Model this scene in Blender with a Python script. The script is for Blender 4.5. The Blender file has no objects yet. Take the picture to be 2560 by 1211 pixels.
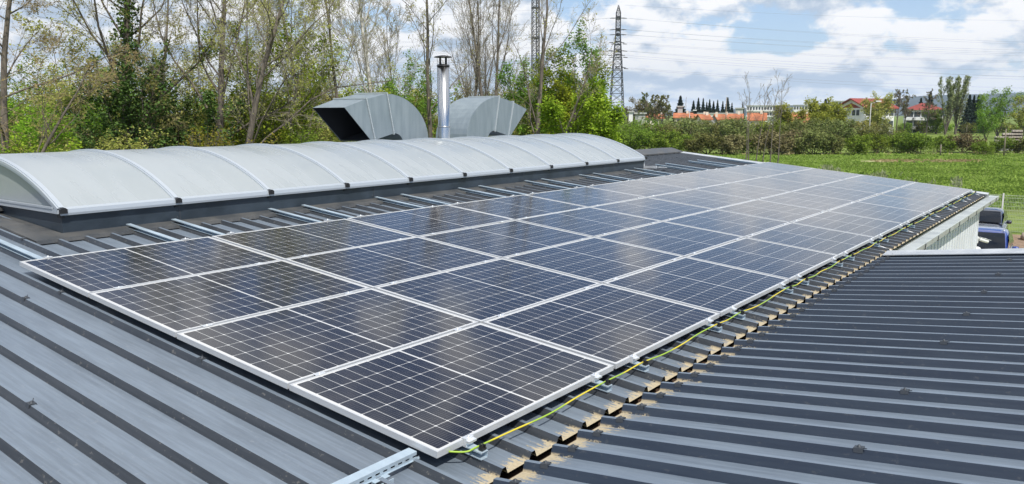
import bpy, math, random
import numpy as np
from mathutils import Matrix, Vector
R = math.radians
scene = bpy.context.scene
COL = scene.collection

# ------------------------------------------------------------------ camera, sky, sun
CW = np.array([[0.6004382082931864, -0.12467392572656749, 0.789892632112166], [-0.7996711561768121, -0.09361221547871638, 0.5930959408826689], [-0.0, -0.987771818466735, -0.1559064932673417]])
CC = np.array([-2.74836986, -7.10744814, 1.18157345])
CF = 2016.22
cam_d = bpy.data.cameras.new("camera"); cam = bpy.data.objects.new("camera", cam_d); COL.objects.link(cam)
cam_d.sensor_width = 36.0; cam_d.lens = CF / 2560 * 36; cam_d.clip_start = 0.05; cam_d.clip_end = 20000
cam.matrix_world = Matrix([[CW[i][0], -CW[i][1], -CW[i][2], CC[i]] for i in range(3)] + [[0, 0, 0, 1]])
scene.camera = cam

SUN_EL, SUN_AZ = R(53), R(-120)
SUNV = Vector((math.cos(SUN_EL) * math.cos(SUN_AZ), math.cos(SUN_EL) * math.sin(SUN_AZ), math.sin(SUN_EL)))
sun_d = bpy.data.lights.new("sun", 'SUN'); sun_d.energy = 4.7; sun_d.angle = R(0.5); sun_d.color = (1.0, 0.955, 0.88)
sun = bpy.data.objects.new("sun", sun_d); COL.objects.link(sun)
sun.rotation_euler = SUNV.to_track_quat('Z', 'Y').to_euler()

scene.view_settings.view_transform = 'Standard'; scene.view_settings.look = 'None'
scene.view_settings.gamma = 1; scene.view_settings.exposure = 0.06

def nd(nt, t, **kw):
    n = nt.nodes.new(t)
    for k, v in kw.items():
        if k == 'ins':
            for a, b in v.items(): n.inputs[a].default_value = b
        else: setattr(n, k, v)
    return n
def mth(nt, op, a, b=None, c=None, clamp=False):
    n = nt.nodes.new('ShaderNodeMath'); n.operation = op; n.use_clamp = clamp
    for i, x in enumerate((a, b, c)):
        if x is None: continue
        if isinstance(x, (int, float)): n.inputs[i].default_value = x
        else: nt.links.new(x, n.inputs[i])
    return n.outputs[0]
def sstep(nt, x, lo, hi, a=0.0, b=1.0):
    n = nt.nodes.new('ShaderNodeMapRange'); n.interpolation_type = 'SMOOTHSTEP'
    nt.links.new(x, n.inputs[0])
    for i, v in enumerate((lo, hi, a, b)): n.inputs[i + 1].default_value = v
    return n.outputs[0]
def mixc(nt, f, a, b, blend='MIX'):
    n = nt.nodes.new('ShaderNodeMix'); n.data_type = 'RGBA'; n.blend_type = blend
    for s, x in ((0, f), (6, a), (7, b)):
        if isinstance(x, (int, float)): n.inputs[s].default_value = x
        elif isinstance(x, tuple): n.inputs[s].default_value = (*x[:3], 1)
        else: nt.links.new(x, n.inputs[s])
    return n.outputs[2]
def noise(nt, vec, scale, detail=4, rough=.55, dist=0.0):
    n = nd(nt, 'ShaderNodeTexNoise', ins={'Scale': scale, 'Detail': detail, 'Roughness': rough, 'Distortion': dist})
    if vec is not None: nt.links.new(vec, n.inputs['Vector'])
    return n.outputs['Fac']
def mapping(nt, vec, scale=(1, 1, 1), loc=(0, 0, 0)):
    n = nd(nt, 'ShaderNodeMapping'); n.inputs['Scale'].default_value = scale; n.inputs['Location'].default_value = loc
    nt.links.new(vec, n.inputs[0]); return n.outputs[0]

world = bpy.data.worlds.new("World"); scene.world = world; world.use_nodes = True
nt = world.node_tree; nt.nodes.clear()
wo = nd(nt, 'ShaderNodeOutputWorld'); bg = nd(nt, 'ShaderNodeBackground'); bg.inputs[1].default_value = 0.10
sky = nd(nt, 'ShaderNodeTexSky'); sky.sky_type = 'NISHITA'; sky.sun_disc = False
sky.sun_elevation = SUN_EL; sky.sun_rotation = math.atan2(SUNV.x, SUNV.y); sky.altitude = 300; sky.air_density = 1.0; sky.dust_density = 0.6; sky.ozone_density = 1.2
tc = nd(nt, 'ShaderNodeTexCoord'); sx = nd(nt, 'ShaderNodeSeparateXYZ'); nt.links.new(tc.outputs['Generated'], sx.inputs[0])
zc = mth(nt, 'MAXIMUM', sx.outputs[2], 0.0)
zp = mth(nt, 'POWER', zc, 0.62)
def cloudvec(dz):
    z2 = mth(nt, 'ADD', mth(nt, 'MULTIPLY', zp, 1.25), dz)
    c = nd(nt, 'ShaderNodeCombineXYZ'); nt.links.new(sx.outputs[0], c.inputs[0]); nt.links.new(sx.outputs[1], c.inputs[1]); nt.links.new(z2, c.inputs[2])
    return c.outputs[0]
v0, v1 = cloudvec(0.0), cloudvec(0.028)
n0 = noise(nt, v0, 8.6, 10, .57, .15); n1 = noise(nt, v1, 8.6, 7, .55, .15)
big = noise(nt, mapping(nt, v0, (1, 1, 1.5), (3.1, 1.7, .4)), 3.0, 3, .5)
dens = mth(nt, 'ADD', n0, mth(nt, 'MULTIPLY', mth(nt, 'SUBTRACT', big, .5), .6))
dens = mth(nt, 'SUBTRACT', dens, mth(nt, 'SUBTRACT', sstep(nt, sx.outputs[2], .12, .24, 0.0, .25), sstep(nt, sx.outputs[2], .36, .48, 0.0, .20)))
mask = sstep(nt, dens, .335, .425)
lit = mth(nt, 'SUBTRACT', n0, n1)
litf = sstep(nt, mth(nt, 'ADD', lit, mth(nt, 'MULTIPLY', mth(nt, 'SUBTRACT', .56, big), .30)), -.085, .075)
ccol = mixc(nt, litf, (4.9, 6.0, 7.5), (10.6, 10.6, 10.7))
skyb = mixc(nt, 1.0, sky.outputs[0], (.86, 1.06, 1.30), 'MULTIPLY')
thin = mixc(nt, sstep(nt, sx.outputs[2],   .02, .30, .58, .0), skyb, (6.5, 7.9, 9.6))
skc = mixc(nt, mask, thin, ccol)
hz = sstep(nt, sx.outputs[2], .0, .07, .5, 0.0)
skc = mixc(nt, hz, skc, (7.4, 9.2, 11.6))
nt.links.new(skc, bg.inputs[0]); nt.links.new(bg.outputs[0], wo.inputs[0])

# ------------------------------------------------------------------ helpers
TH = R(5.546); CT, ST = math.cos(TH), math.sin(TH)
MROOF = Matrix(((1, 0, 0, 0), (0, CT, -ST, 0), (0, ST, CT, 0), (0, 0, 0, 1)))          # local (along, up slope, normal), panel tops at n = 0
GZ = -4.5
HAZE = 9e-5
PAN_N, CREST_N = -0.117, -0.075
EXT_T = math.atan(.12); CE, SE = math.cos(EXT_T), math.sin(EXT_T)
MEXT = Matrix(((-1, 0, 0, 0), (0, -CE, SE, -4.87), (0, SE, CE, -0.577), (0, 0, 0, 1)))   # local (-X, outwards up slope, normal)
ORD = "first second third fourth fifth sixth seventh eighth ninth tenth eleventh twelfth thirteenth fourteenth fifteenth sixteenth seventeenth eighteenth nineteenth twentieth".split()

def at(x, y, D):
    r = CW @ np.array([(x - 1280) / CF, (y - 605.5) / CF, 1.0]); return CC + r * D
def ground_at(x, D):
    p = at(x, 287, D); return Vector((p[0], p[1], GZ))
def tag(o, label=None, cat=None, group=None, kind=None):
    for k, v in (('label', label), ('category', cat), ('group', group), ('kind', kind)):
        if v: o[k] = v
    return o
def link(name, me, mats=None, parent=None, M=None):
    o = bpy.data.objects.new(name, me); COL.objects.link(o)
    if mats and not me.materials:
        for m in (mats if isinstance(mats, (list, tuple)) else [mats]): me.materials.append(m)
    if parent: o.parent = parent
    if M is not None: o.matrix_local = M
    return o
def empty(name, M=None, label=None, cat=None, group=None):
    o = bpy.data.objects.new(name, None); COL.objects.link(o); o.empty_display_size = .2
    if M is not None: o.matrix_world = M if isinstance(M, Matrix) else Matrix.Translation(M)
    return tag(o, label, cat, group)
def copy_tree(o, parent=None):
    c = o.copy(); COL.objects.link(c)
    if parent: c.parent = parent
    for ch in o.children: copy_tree(ch, c)
    return c
def np_mesh(name, V, F, smooth=False):
    me = bpy.data.meshes.new(name); V = np.asarray(V, np.float32); F = np.asarray(F, np.int32)
    n, k = F.shape
    me.vertices.add(len(V)); me.vertices.foreach_set('co', V.ravel())
    me.loops.add(n * k); me.loops.foreach_set('vertex_index', F.ravel())
    me.polygons.add(n); me.polygons.foreach_set('loop_start', np.arange(0, n * k, k, dtype=np.int32))
    if smooth: me.polygons.foreach_set('use_smooth', np.ones(n, bool))
    me.update(calc_edges=True); return me
class MB:
    def __init__(s): s.v = []; s.f = []; s.mi = []; s.sm = []
    def add(s, vs, fs, mi=0, sm=False):
        b = len(s.v); s.v += [tuple(p) for p in vs]; s.f += [tuple(i + b for i in f) for f in fs]; s.mi += [mi] * len(fs); s.sm += [sm] * len(fs); return s
    def box(s, a, b, mi=0, M=None):
        (x0, y0, z0), (x1, y1, z1) = a, b
        vs = [(x0, y0, z0), (x1, y0, z0), (x1, y1, z0), (x0, y1, z0), (x0, y0, z1), (x1, y0, z1), (x1, y1, z1), (x0, y1, z1)]
        if M is not None: vs = [M @ Vector(p) for p in vs]
        return s.add(vs, [(0, 3, 2, 1), (4, 5, 6, 7), (0, 1, 5, 4), (1, 2, 6, 5), (2, 3, 7, 6), (3, 0, 4, 7)], mi)
    def bar(s, p, q, w, h=None, mi=0):
        p, q = Vector(p), Vector(q); d = q - p; L = d.length; h = h or w
        M = Matrix.Translation(p) @ d.to_track_quat('X', 'Z').to_matrix().to_4x4()
        return s.box((0, -w / 2, -h / 2), (L, w / 2, h / 2), mi, M)
    def prism(s, poly, axis, a, b, mi=0, caps=True):
        n = len(poly)
        def P(u, v, t): return {'x': (t, u, v), 'y': (u, t, v), 'z': (u, v, t)}[axis]
        vs = [P(u, v, a) for u, v in poly] + [P(u, v, b) for u, v in poly]
        fs = [(i, (i + 1) % n, n + (i + 1) % n, n + i) for i in range(n)]
        if caps: fs += [tuple(range(n))[::-1], tuple(range(n, 2 * n))]
        return s.add(vs, fs, mi)
    def lathe(s, prof, c=(0, 0, 0), k=24, mi=0, sm=True, M=None):
        vs = []; n = len(prof)
        for r, z in prof:
            for j in range(k):
                a = 2 * math.pi * j / k; p = Vector((c[0] + r * math.cos(a), c[1] + r * math.sin(a), c[2] + z)); vs.append(M @ p if M is not None else p)
        fs = [(i * k + j, i * k + (j + 1) % k, (i + 1) * k + (j + 1) % k, (i + 1) * k + j) for i in range(n - 1) for j in range(k)]
        return s.add(vs, fs, mi, sm)
    def tube(s, pts, r, k=8, mi=0, sm=True):
        V, F = tubes(np.array([pts], float), np.full((1, len(pts)), r) if np.isscalar(r) else np.array([r], float), k)
        s.add(V, [tuple(int(i) for i in f) for f in F], mi, sm)
        n = len(pts); b = len(s.v) - n * k
        s.f += [tuple(range(b, b + k))[::-1], tuple(range(b + (n - 1) * k, b + n * k))]; s.mi += [mi] * 2; s.sm += [False] * 2; return s
    def sheet(s, rows, mi=0, sm=False):
        n = len(rows[0]); return s.add([p for r in rows for p in r], [(i * n + j, i * n + j + 1, (i + 1) * n + j + 1, (i + 1) * n + j) for i in range(len(rows) - 1) for j in range(n - 1)], mi, sm)
    def mesh(s, name):
        me = bpy.data.meshes.new(name); me.from_pydata(s.v, [], s.f); me.polygons.foreach_set('material_index', s.mi); me.polygons.foreach_set('use_smooth', s.sm); me.update(); return me
    def build(s, name, mats, parent=None, M=None): return link(name, s.mesh(name), mats, parent, M)
def tubes(P, Rr, k):
    N, M, _ = P.shape
    T = np.empty_like(P); T[:, 1:-1] = P[:, 2:] - P[:, :-2]; T[:, 0] = P[:, 1] - P[:, 0]; T[:, -1] = P[:, -1] - P[:, -2]
    T /= np.linalg.norm(T, axis=2, keepdims=True) + 1e-9
    m = T.mean(1); ref = np.zeros((N, 3)); ref[np.arange(N), np.abs(m).argmin(1)] = 1
    U = np.cross(T, ref[:, None, :]); U /= np.linalg.norm(U, axis=2, keepdims=True) + 1e-9; W = np.cross(T, U)
    a = np.arange(k) * 2 * np.pi / k
    V = P[:, :, None] + Rr[:, :, None, None] * (U[:, :, None] * np.cos(a)[None, None, :, None] + W[:, :, None] * np.sin(a)[None, None, :, None])
    idx = np.arange(N * M * k).reshape(N, M, k); nx = np.roll(idx, -1, axis=2)
    F = np.stack([idx[:, :-1], nx[:, :-1], nx[:, 1:], idx[:, 1:]], -1).reshape(-1, 4)
    return V.reshape(-1, 3), F

# ------------------------------------------------------------------ materials
def mat(name, col=(.5, .5, .5), rough=.5, metal=0.0, var=0.0, vscale=3.0, bump=0.0, bscale=20.0, spec=None, stretch=(1, 1, 1), coat=0.0, col2=None):
    m = bpy.data.materials.new(name); m.use_nodes = True; nt = m.node_tree; b = nt.nodes['Principled BSDF']
    b.inputs['Base Color'].default_value = (*col, 1); b.inputs['Roughness'].default_value = rough; b.inputs['Metallic'].default_value = metal
    if spec is not None: b.inputs['Specular IOR Level'].default_value = spec
    if coat: b.inputs['Coat Weight'].default_value = coat; b.inputs['Coat Roughness'].default_value = .05
    if var or bump:
        t = nd(nt, 'ShaderNodeTexCoord'); v = mapping(nt, t.outputs['Object'], stretch)
        if var:
            n = sstep(nt, noise(nt, v, vscale, 6, .6), .3, .7)
            c2 = col2 or tuple(min(1, c * (1 + var)) for c in col); c1 = tuple(c * (1 - var) for c in col) if not col2 else col
            nt.links.new(mixc(nt, n, c1, c2), b.inputs['Base Color'])
            nt.links.new(mth(nt, 'MULTIPLY_ADD', n, .18, rough - .09), b.inputs['Roughness'])
        if bump:
            bp = nd(nt, 'ShaderNodeBump', ins={'Strength': bump, 'Distance': .02}); nt.links.new(noise(nt, v, bscale, 5), bp.inputs['Height']); nt.links.new(bp.outputs[0], b.inputs['Normal'])
    return m
def leaf_mat(name, c1, c2, trans=.35, scale=.9):
    m = bpy.data.materials.new(name); m.use_nodes = True; nt = m.node_tree; nt.nodes.remove(nt.nodes['Principled BSDF'])
    t = nd(nt, 'ShaderNodeTexCoord'); oi = nd(nt, 'ShaderNodeObjectInfo'); geo = nd(nt, 'ShaderNodeNewGeometry')
    n = noise(nt, t.outputs['Object'], scale, 3)
    f = mth(nt, 'ADD', sstep(nt, n, .34, .66, 0, .62), mth(nt, 'MULTIPLY', geo.outputs['Random Per Island'], .45), clamp=True)
    c = mixc(nt, f, c1, c2)
    hsv = nd(nt, 'ShaderNodeHueSaturation'); nt.links.new(c, hsv.inputs['Color'])
    nt.links.new(mth(nt, 'MULTIPLY_ADD', oi.outputs['Random'], .05, .475), hsv.inputs['Hue']); nt.links.new(mth(nt, 'MULTIPLY_ADD', oi.outputs['Random'], .4, .8), hsv.inputs['Value'])
    d = nd(nt, 'ShaderNodeBsdfDiffuse'); tr = nd(nt, 'ShaderNodeBsdfTranslucent'); mx = nd(nt, 'ShaderNodeMixShader'); mx.inputs[0].default_value = trans
    nt.links.new(hsv.outputs[0], d.inputs[0]); nt.links.new(hsv.outputs[0], tr.inputs[0]); nt.links.new(d.outputs[0], mx.inputs[1]); nt.links.new(tr.outputs[0], mx.inputs[2])
    nt.links.new(mx.outputs[0], nt.nodes['Material Output'].inputs[0]); return m
def roof_mat(name, base, dusty, sand_at, grime, sheen_amt=.75, sfall=1.5):
    """painted ribbed steel, local coords (along, slope, normal): streaks and dust down the slope, sand washed to the low end"""
    m = bpy.data.materials.new(name); m.use_nodes = True; nt = m.node_tree; b = nt.nodes['Principled BSDF']
    t = nd(nt, 'ShaderNodeTexCoord'); s = nd(nt, 'ShaderNodeSeparateXYZ'); nt.links.new(t.outputs['Object'], s.inputs[0])
    streak = noise(nt, mapping(nt, t.outputs['Object'], (14, .7, 14)), 3.0, 6, .62)
    patch = noise(nt, mapping(nt, t.outputs['Object'], (1.6, .5, 1)), 2.2, 5, .6)
    f = mth(nt, 'MULTIPLY_ADD', sstep(nt, streak, .35, .7), .6, mth(nt, 'MULTIPLY', sstep(nt, patch, .3, .7), .4))
    c = mixc(nt, f, base, dusty)
    # dried splashes and scuffs
    sc = noise(nt, mapping(nt, t.outputs['Object'], (9, 6, 9), (2, 5, 1)), 4.0, 4, .7)
    c = mixc(nt, mth(nt, 'MULTIPLY', sstep(nt, sc, .60, .68), grime), c, (.20, .19, .17))
    # sand
    d = mth(nt, 'ABSOLUTE', mth(nt, 'SUBTRACT', s.outputs[1], sand_at))
    sn = mth(nt, 'ADD', noise(nt, mapping(nt, t.outputs['Object'], (26, 4.0, 1)), 2.0, 8, .72), mth(nt, 'MULTIPLY', mth(nt, 'SUBTRACT', noise(nt, t.outputs['Object'], 90, 2), .5), .35))
    sand = sstep(nt, mth(nt, 'ADD', mth(nt, 'MULTIPLY', d, -sfall), sn), .31, .41, 0, .95)
    flat = sstep(nt, s.outputs[2], (PAN_N if sand_at < 0 else 0) + .004, (PAN_N if sand_at < 0 else 0) + .016, 1.0, .0)
    sand = mth(nt, 'MULTIPLY', sand, flat)
    scol = mixc(nt, noise(nt, t.outputs['Object'], 60, 3), (.31, .25, .16), (.52, .45, .315))
    # sky reflection painted into the colour: level faces paler than the rib sides
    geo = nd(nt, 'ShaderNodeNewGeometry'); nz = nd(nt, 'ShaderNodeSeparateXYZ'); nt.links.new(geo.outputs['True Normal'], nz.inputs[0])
    sheen = mth(nt, 'MULTIPLY', sstep(nt, nz.outputs[2], .80, .97), mth(nt, 'MULTIPLY_ADD', f, .35, sheen_amt))
    c = mixc(nt, sheen, c, (.20, .245, .30))
    c = mixc(nt, sand, c, scol)
    nt.links.new(c, b.inputs['Base Color'])
    nt.links.new(mth(nt, 'MAXIMUM', mth(nt, 'MULTIPLY_ADD', patch, .18, .29), mth(nt, 'MULTIPLY', sand, .9)), b.inputs['Roughness'])
    b.inputs['IOR'].default_value = 1.5
    nt.links.new(mth(nt, 'MULTIPLY_ADD', sand, -.5, .5), b.inputs['Specular IOR Level'])
    # pressed stiffening lines in the pans
    sw = mth(nt, 'SINE', mth(nt, 'MULTIPLY', s.outputs[0], 2 * math.pi / .05))
    hgt = mth(nt, 'ADD', mth(nt, 'MULTIPLY', sstep(nt, sw, .80, 1.0), .10), mth(nt, 'MULTIPLY', streak, .12))
    bp = nd(nt, 'ShaderNodeBump', ins={'Strength': .22, 'Distance': .01}); nt.links.new(hgt, bp.inputs['Height']); nt.links.new(bp.outputs[0], b.inputs['Normal'])
    return m
def panel_mat():
    m = bpy.data.materials.new('solar_cells'); m.use_nodes = True; nt = m.node_tree; b = nt.nodes['Principled BSDF']
    t = nd(nt, 'ShaderNodeTexCoord'); s = nd(nt, 'ShaderNodeSeparateXYZ'); nt.links.new(t.outputs['Object'], s.inputs[0])
    px, py = .0918, .1818
    xx = mth(nt, 'SUBTRACT', mth(nt, 'ABSOLUTE', mth(nt, 'SUBTRACT', s.outputs[0], .861)), .006)
    yy = mth(nt, 'SUBTRACT', s.outputs[1], .567 - 3 * py)
    fx = mth(nt, 'FRACT', mth(nt, 'DIVIDE', xx, px)); fy = mth(nt, 'FRACT', mth(nt, 'DIVIDE', yy, py))
    ex = mth(nt, 'MULTIPLY', mth(nt, 'MINIMUM', fx, mth(nt, 'SUBTRACT', 1.0, fx)), px); ey = mth(nt, 'MULTIPLY', mth(nt, 'MINIMUM', fy, mth(nt, 'SUBTRACT', 1.0, fy)), py)
    gap = mth(nt, 'LESS_THAN', mth(nt, 'MINIMUM', ex, ey), .0016)
    ch = mth(nt, 'LESS_THAN', mth(nt, 'ADD', ex, ey), .0095)
    mid = mth(nt, 'LESS_THAN', xx, .0015)
    out = mth(nt, 'MAXIMUM', mth(nt, 'GREATER_THAN', xx, 9 * px), mth(nt, 'GREATER_THAN', mth(nt, 'ABSOLUTE', mth(nt, 'SUBTRACT', s.outputs[1], .567)), 3 * py))
    white = mth(nt, 'MAXIMUM', mth(nt, 'MAXIMUM', gap, ch), mth(nt, 'MAXIMUM', mid, out))
    bus = mth(nt, 'LESS_THAN', mth(nt, 'ABSOLUTE', mth(nt, 'SUBTRACT', mth(nt, 'FRACT', mth(nt, 'MULTIPLY', fy, 10.0)), .5)), .028)
    oi = nd(nt, 'ShaderNodeObjectInfo')
    cell = mixc(nt, oi.outputs['Random'], (.009, .011, .021), (.018, .016, .018))
    cell = mixc(nt, mth(nt, 'MULTIPLY', bus, .45), cell, (.30, .30, .31))
    c = mixc(nt, white, cell, (.55, .55, .54))
    dust = noise(nt, t.outputs['Object'], 3.5, 5, .6)
    c = mixc(nt, mth(nt, 'MULTIPLY', sstep(nt, dust, .3, .75), .035), c, (.45, .40, .33))
    nt.links.new(c, b.inputs['Base Color'])
    nt.links.new(mth(nt, 'MULTIPLY_ADD', dust, .10, .05), b.inputs['Roughness']); b.inputs['IOR'].default_value = 1.42
    return m
def grass_ground():
    m = bpy.data.materials.new('meadow'); m.use_nodes = True; nt = m.node_tree; b = nt.nodes['Principled BSDF']
    t = nd(nt, 'ShaderNodeTexCoord'); n1 = noise(nt, t.outputs['Object'], .09, 6, .6); n2 = noise(nt, t.outputs['Object'], 1.1, 6, .7)
    c = mixc(nt, sstep(nt, n2, .3, .72), (.10, .145, .030), (.215, .275, .065))
    c = mixc(nt, sstep(nt, n1, .50, .68, 0, .75), c, (.13, .155, .045))
    c = mixc(nt, sstep(nt, noise(nt, mapping(nt, t.outputs['Object'], (1, 1, 1), (13, 7, 0)), .045, 4), .60, .70, 0, .7), c, (.055, .12, .018))
    # bare dry strip in the meadow
    q = at(2310, 287, 98.7); ang = math.atan2(CW[1][0], CW[0][0])
    mp_ = nd(nt, 'ShaderNodeMapping'); mp_.vector_type = 'TEXTURE'; mp_.inputs['Location'].default_value = (q[0], q[1], 0); mp_.inputs['Rotation'].default_value = (0, 0, ang + .06); mp_.inputs['Scale'].default_value = (8.5, 3.0, 1000)
    nt.links.new(t.outputs['Object'], mp_.inputs[0]); ln_ = nd(nt, 'ShaderNodeVectorMath'); ln_.operation = 'LENGTH'; nt.links.new(mp_.outputs[0], ln_.inputs[0])
    dry = sstep(nt, mth(nt, 'ADD', ln_.outputs['Value'], mth(nt, 'MULTIPLY', mth(nt, 'SUBTRACT', n2, .5), 1.6)), .55, 1.05, 1.0, 0.0)
    c = mixc(nt, dry, c, (.40, .36, .20))
    nt.links.new(c, b.inputs['Base Color']); b.inputs['Roughness'].default_value = .95; b.inputs['Specular IOR Level'].default_value = .1
    return m
M = dict(
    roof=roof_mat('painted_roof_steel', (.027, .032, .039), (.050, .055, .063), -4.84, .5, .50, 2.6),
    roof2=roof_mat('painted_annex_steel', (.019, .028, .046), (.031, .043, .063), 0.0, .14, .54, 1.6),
    dark=mat('anthracite_trim', (.030, .042, .056), .38, var=.25, vscale=2),
    weather=mat('weathered_flashing', (.052, .056, .060), .5, var=.3, vscale=4, col2=(.095, .094, .09)),
    verge=mat('pale_verge_steel', (.50, .52, .54), .45, .3, var=.12, vscale=4),
    wall=mat('white_cladding', (.66, .69, .73), .5, var=.06, vscale=2),
    gutter=mat('gutter_zinc', (.40, .43, .42), .5, .2, var=.15, vscale=3),
    trough=mat('rusty_trough', (.05, .028, .016), .9, var=.4, vscale=12),
    alu=mat('mill_aluminium', (.72, .74, .76), .34, .55, var=.06, vscale=6),
    frame=mat('panel_frame_alu', (.58, .595, .61), .38, .35),
    galv=mat('galvanised_rail', (.44, .53, .60), .38, .35, var=.05, vscale=3, stretch=(4, 1, 1)),
    duct=mat('duct_sheet', (.225, .272, .30), .48, .4, var=.2, vscale=2.6, stretch=(3, 3, .5), col2=(.29, .34, .368)),
    ductshade=mat('duct_mouth_shade', (.018, .020, .026), .85),
    flange=mat('duct_flange', (.50, .54, .56), .4, .5),
    steel=mat('stainless_flue', (.56, .56, .55), .22, 1.0, var=.05, vscale=3, stretch=(6, 6, .6)),
    opal=mat('opal_polycarbonate', (.290, .318, .328), .28, var=.10, vscale=1.2, stretch=(1.8, .35, .35), col2=(.328, .356, .368)),
    bar=mat('skylight_bar_alu', (.47, .51, .55), .40, .35),
    black=mat('black_plastic', (.012, .012, .013), .5), cells=panel_mat(),
    clip=mat('clip_steel', (.055, .062, .072), .5, .3),
    white=mat('white_plastic', (.78, .78, .77), .4), rope=None,
    soil=mat('yard_gravel', (.24, .165, .11), .95, var=.35, vscale=4, bump=.4, bscale=40),
    glass=mat('car_glass', (.008, .011, .017), .10, spec=.22), tyre=mat('tyre', (.015, .015, .015), .8),
    blue=mat('blue_paint', (.012, .035, .21), .22, coat=1.0), navy=mat('navy_paint', (.012, .016, .035), .22, coat=1.0),
    chrome=mat('bright_trim', (.7, .7, .7), .2, .9),
    fence=mat('fence_wire', (.52, .60, .44), .5, .2), rock=mat('rock', (.50, .42, .33), .9, var=.25, vscale=6, bump=.5, bscale=9),
    lattice=mat('pylon_steel', (.055, .058, .065), .6, .3), wire=mat('conductor', (.22, .24, .27), .6), insul=mat('insulator', (.07, .075, .08), .4),
    bark=mat('grey_bark', (.125, .105, .085), .9, var=.4, vscale=3, bump=.6, bscale=14, stretch=(3, 3, .7)),
    barkd=mat('dark_bark', (.085, .070, .055), .9, var=.4, vscale=3), birch=mat('birch_bark', (.50, .48, .44), .8, var=.45, vscale=3, stretch=(1, 1, 3)),
    twig=mat('grey_twig', (.31, .275, .215), .9, var=.2), twigtan=mat('tan_twig', (.36, .28, .15), .9, var=.25), twigol=mat('olive_twig', (.28, .25, .11), .9, var=.25),
    twigbr=mat('brown_twig', (.17, .13, .09), .9, var=.25),
    lspring=leaf_mat('spring_leaf', (.14, .24, .018), (.36, .47, .05)), lolive=leaf_mat('olive_leaf', (.25, .265, .06), (.46, .45, .13)),
    livy=leaf_mat('ivy_leaf', (.040, .085, .022), (.13, .21, .055), .15), lbud=leaf_mat('bud', (.30, .29, .07), (.44, .42, .13)), lbudtan=leaf_mat('tan_bud', (.34, .29, .11), (.48, .41, .19)),
    lmid=leaf_mat('mid_leaf', (.10, .17, .022), (.25, .36, .055)), lbrown=leaf_mat('brown_bramble', (.125, .112, .052), (.26, .225, .115), .2), lhedge=leaf_mat('hedge_leaf', (.095, .125, .034), (.27, .28, .10), .25),
    lyellow=leaf_mat('yellow_leaf', (.20, .22, .025), (.38, .36, .07)), lpop=leaf_mat('poplar_leaf', (.18, .21, .09), (.36, .39, .20)), lcon=leaf_mat('conifer_needle', (.016, .032, .026), (.055, .080, .055), .1),
    lgrass=leaf_mat('grass_blade', (.13, .195, .030), (.28, .37, .08), .3, .2), lweed=leaf_mat('pale_weed', (.20, .26, .11), (.36, .40, .24), .3, .2), ldry=leaf_mat('dry_grass', (.30, .25, .11), (.46, .40, .22), .3, .2),
    meadow=grass_ground(), hill=mat('wooded_hill', (.022, .040, .045), 1.0, var=.3, vscale=.004),
    tile=mat('orange_tile', (.36, .125, .055), .8, var=.4, vscale=.35), redtile=mat('red_tile', (.23, .045, .035), .8, var=.2, vscale=.5),
    render=mat('cream_render', (.66, .60, .50), .9, var=.06), rwhite=mat('white_render', (.70, .70, .69), .9, var=.05), rgrey=mat('grey_render', (.36, .36, .37), .9, var=.1),
    winglass=mat('window_glass', (.05, .06, .07), .15), beam=mat('concrete_beam', (.46, .40, .35), .9, var=.2), conc=mat('concrete', (.42, .42, .40), .9, var=.15), wood=mat('pole_wood', (.20, .17, .13), .9, var=.2),
)
def rope_mat():
    m = bpy.data.materials.new('earth_cable'); m.use_nodes = True; nt = m.node_tree; b = nt.nodes['Principled BSDF']
    t = nd(nt, 'ShaderNodeTexCoord'); s = nd(nt, 'ShaderNodeSeparateXYZ'); nt.links.new(t.outputs['Object'], s.inputs[0])
    f = sstep(nt, mth(nt, 'SINE', mth(nt, 'MULTIPLY', s.outputs[0], 9.0)), -.35, .35)
    nt.links.new(mixc(nt, f, (.60, .49, .03), (.29, .44, .04)), b.inputs['Base Color']); b.inputs['Roughness'].default_value = .45; return m
M['rope'] = rope_mat()

# ------------------------------------------------------------------ ground, hills
def plane(name, m, x0, y0, x1, y1, z, kind='structure', n=1):
    g = MB(); g.sheet([[(x0 + (x1 - x0) * i / n, y0 + (y1 - y0) * j / n, z) for i in range(n + 1)] for j in range(n + 1)]); o = g.build(name, m); tag(o, kind=kind); return o
plane('ground', M['meadow'], -2500, -6300, 6300, 6300, GZ)
plane('yard', M['soil'], 17.9, -24, 42.4, 2.0, GZ + .004)
hp = [(1500, 280), (1700, 277), (1800, 274), (1900, 264), (1960, 262), (2030, 258), (2100, 253), (2160, 250), (2230, 246), (2300, 238), (2360, 236), (2420, 235), (2480, 234), (2530, 232), (2580, 228), (2680, 222), (2900, 216), (3200, 225)]
def hills():
    rng = np.random.default_rng(3); xs = np.linspace(1500, 3200, 120); ys = np.interp(xs, [a for a, b in hp], [b for a, b in hp]) + np.cumsum(rng.normal(0, .35, 120)) * .5
    rows = []
    for d, k in ((4300, .0), (4600, .55), (4900, .86), (5200, 1.0), (5600, .7), (6000, .2)):
        row = []
        for x, y in zip(xs, ys):
            p = at(x, 287, d); h = (287 - y) / CF * 5200 * k * (1 + .12 * math.sin(x * .03 + d)) if k < 1 else (287 - y) / CF * 5200
            row.append((p[0], p[1], GZ - 1 + h))
        rows.append(row)
    o = MB().sheet(rows, sm=True).build('hills', M['hill']); tag(o, kind='structure')
hills()

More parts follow.
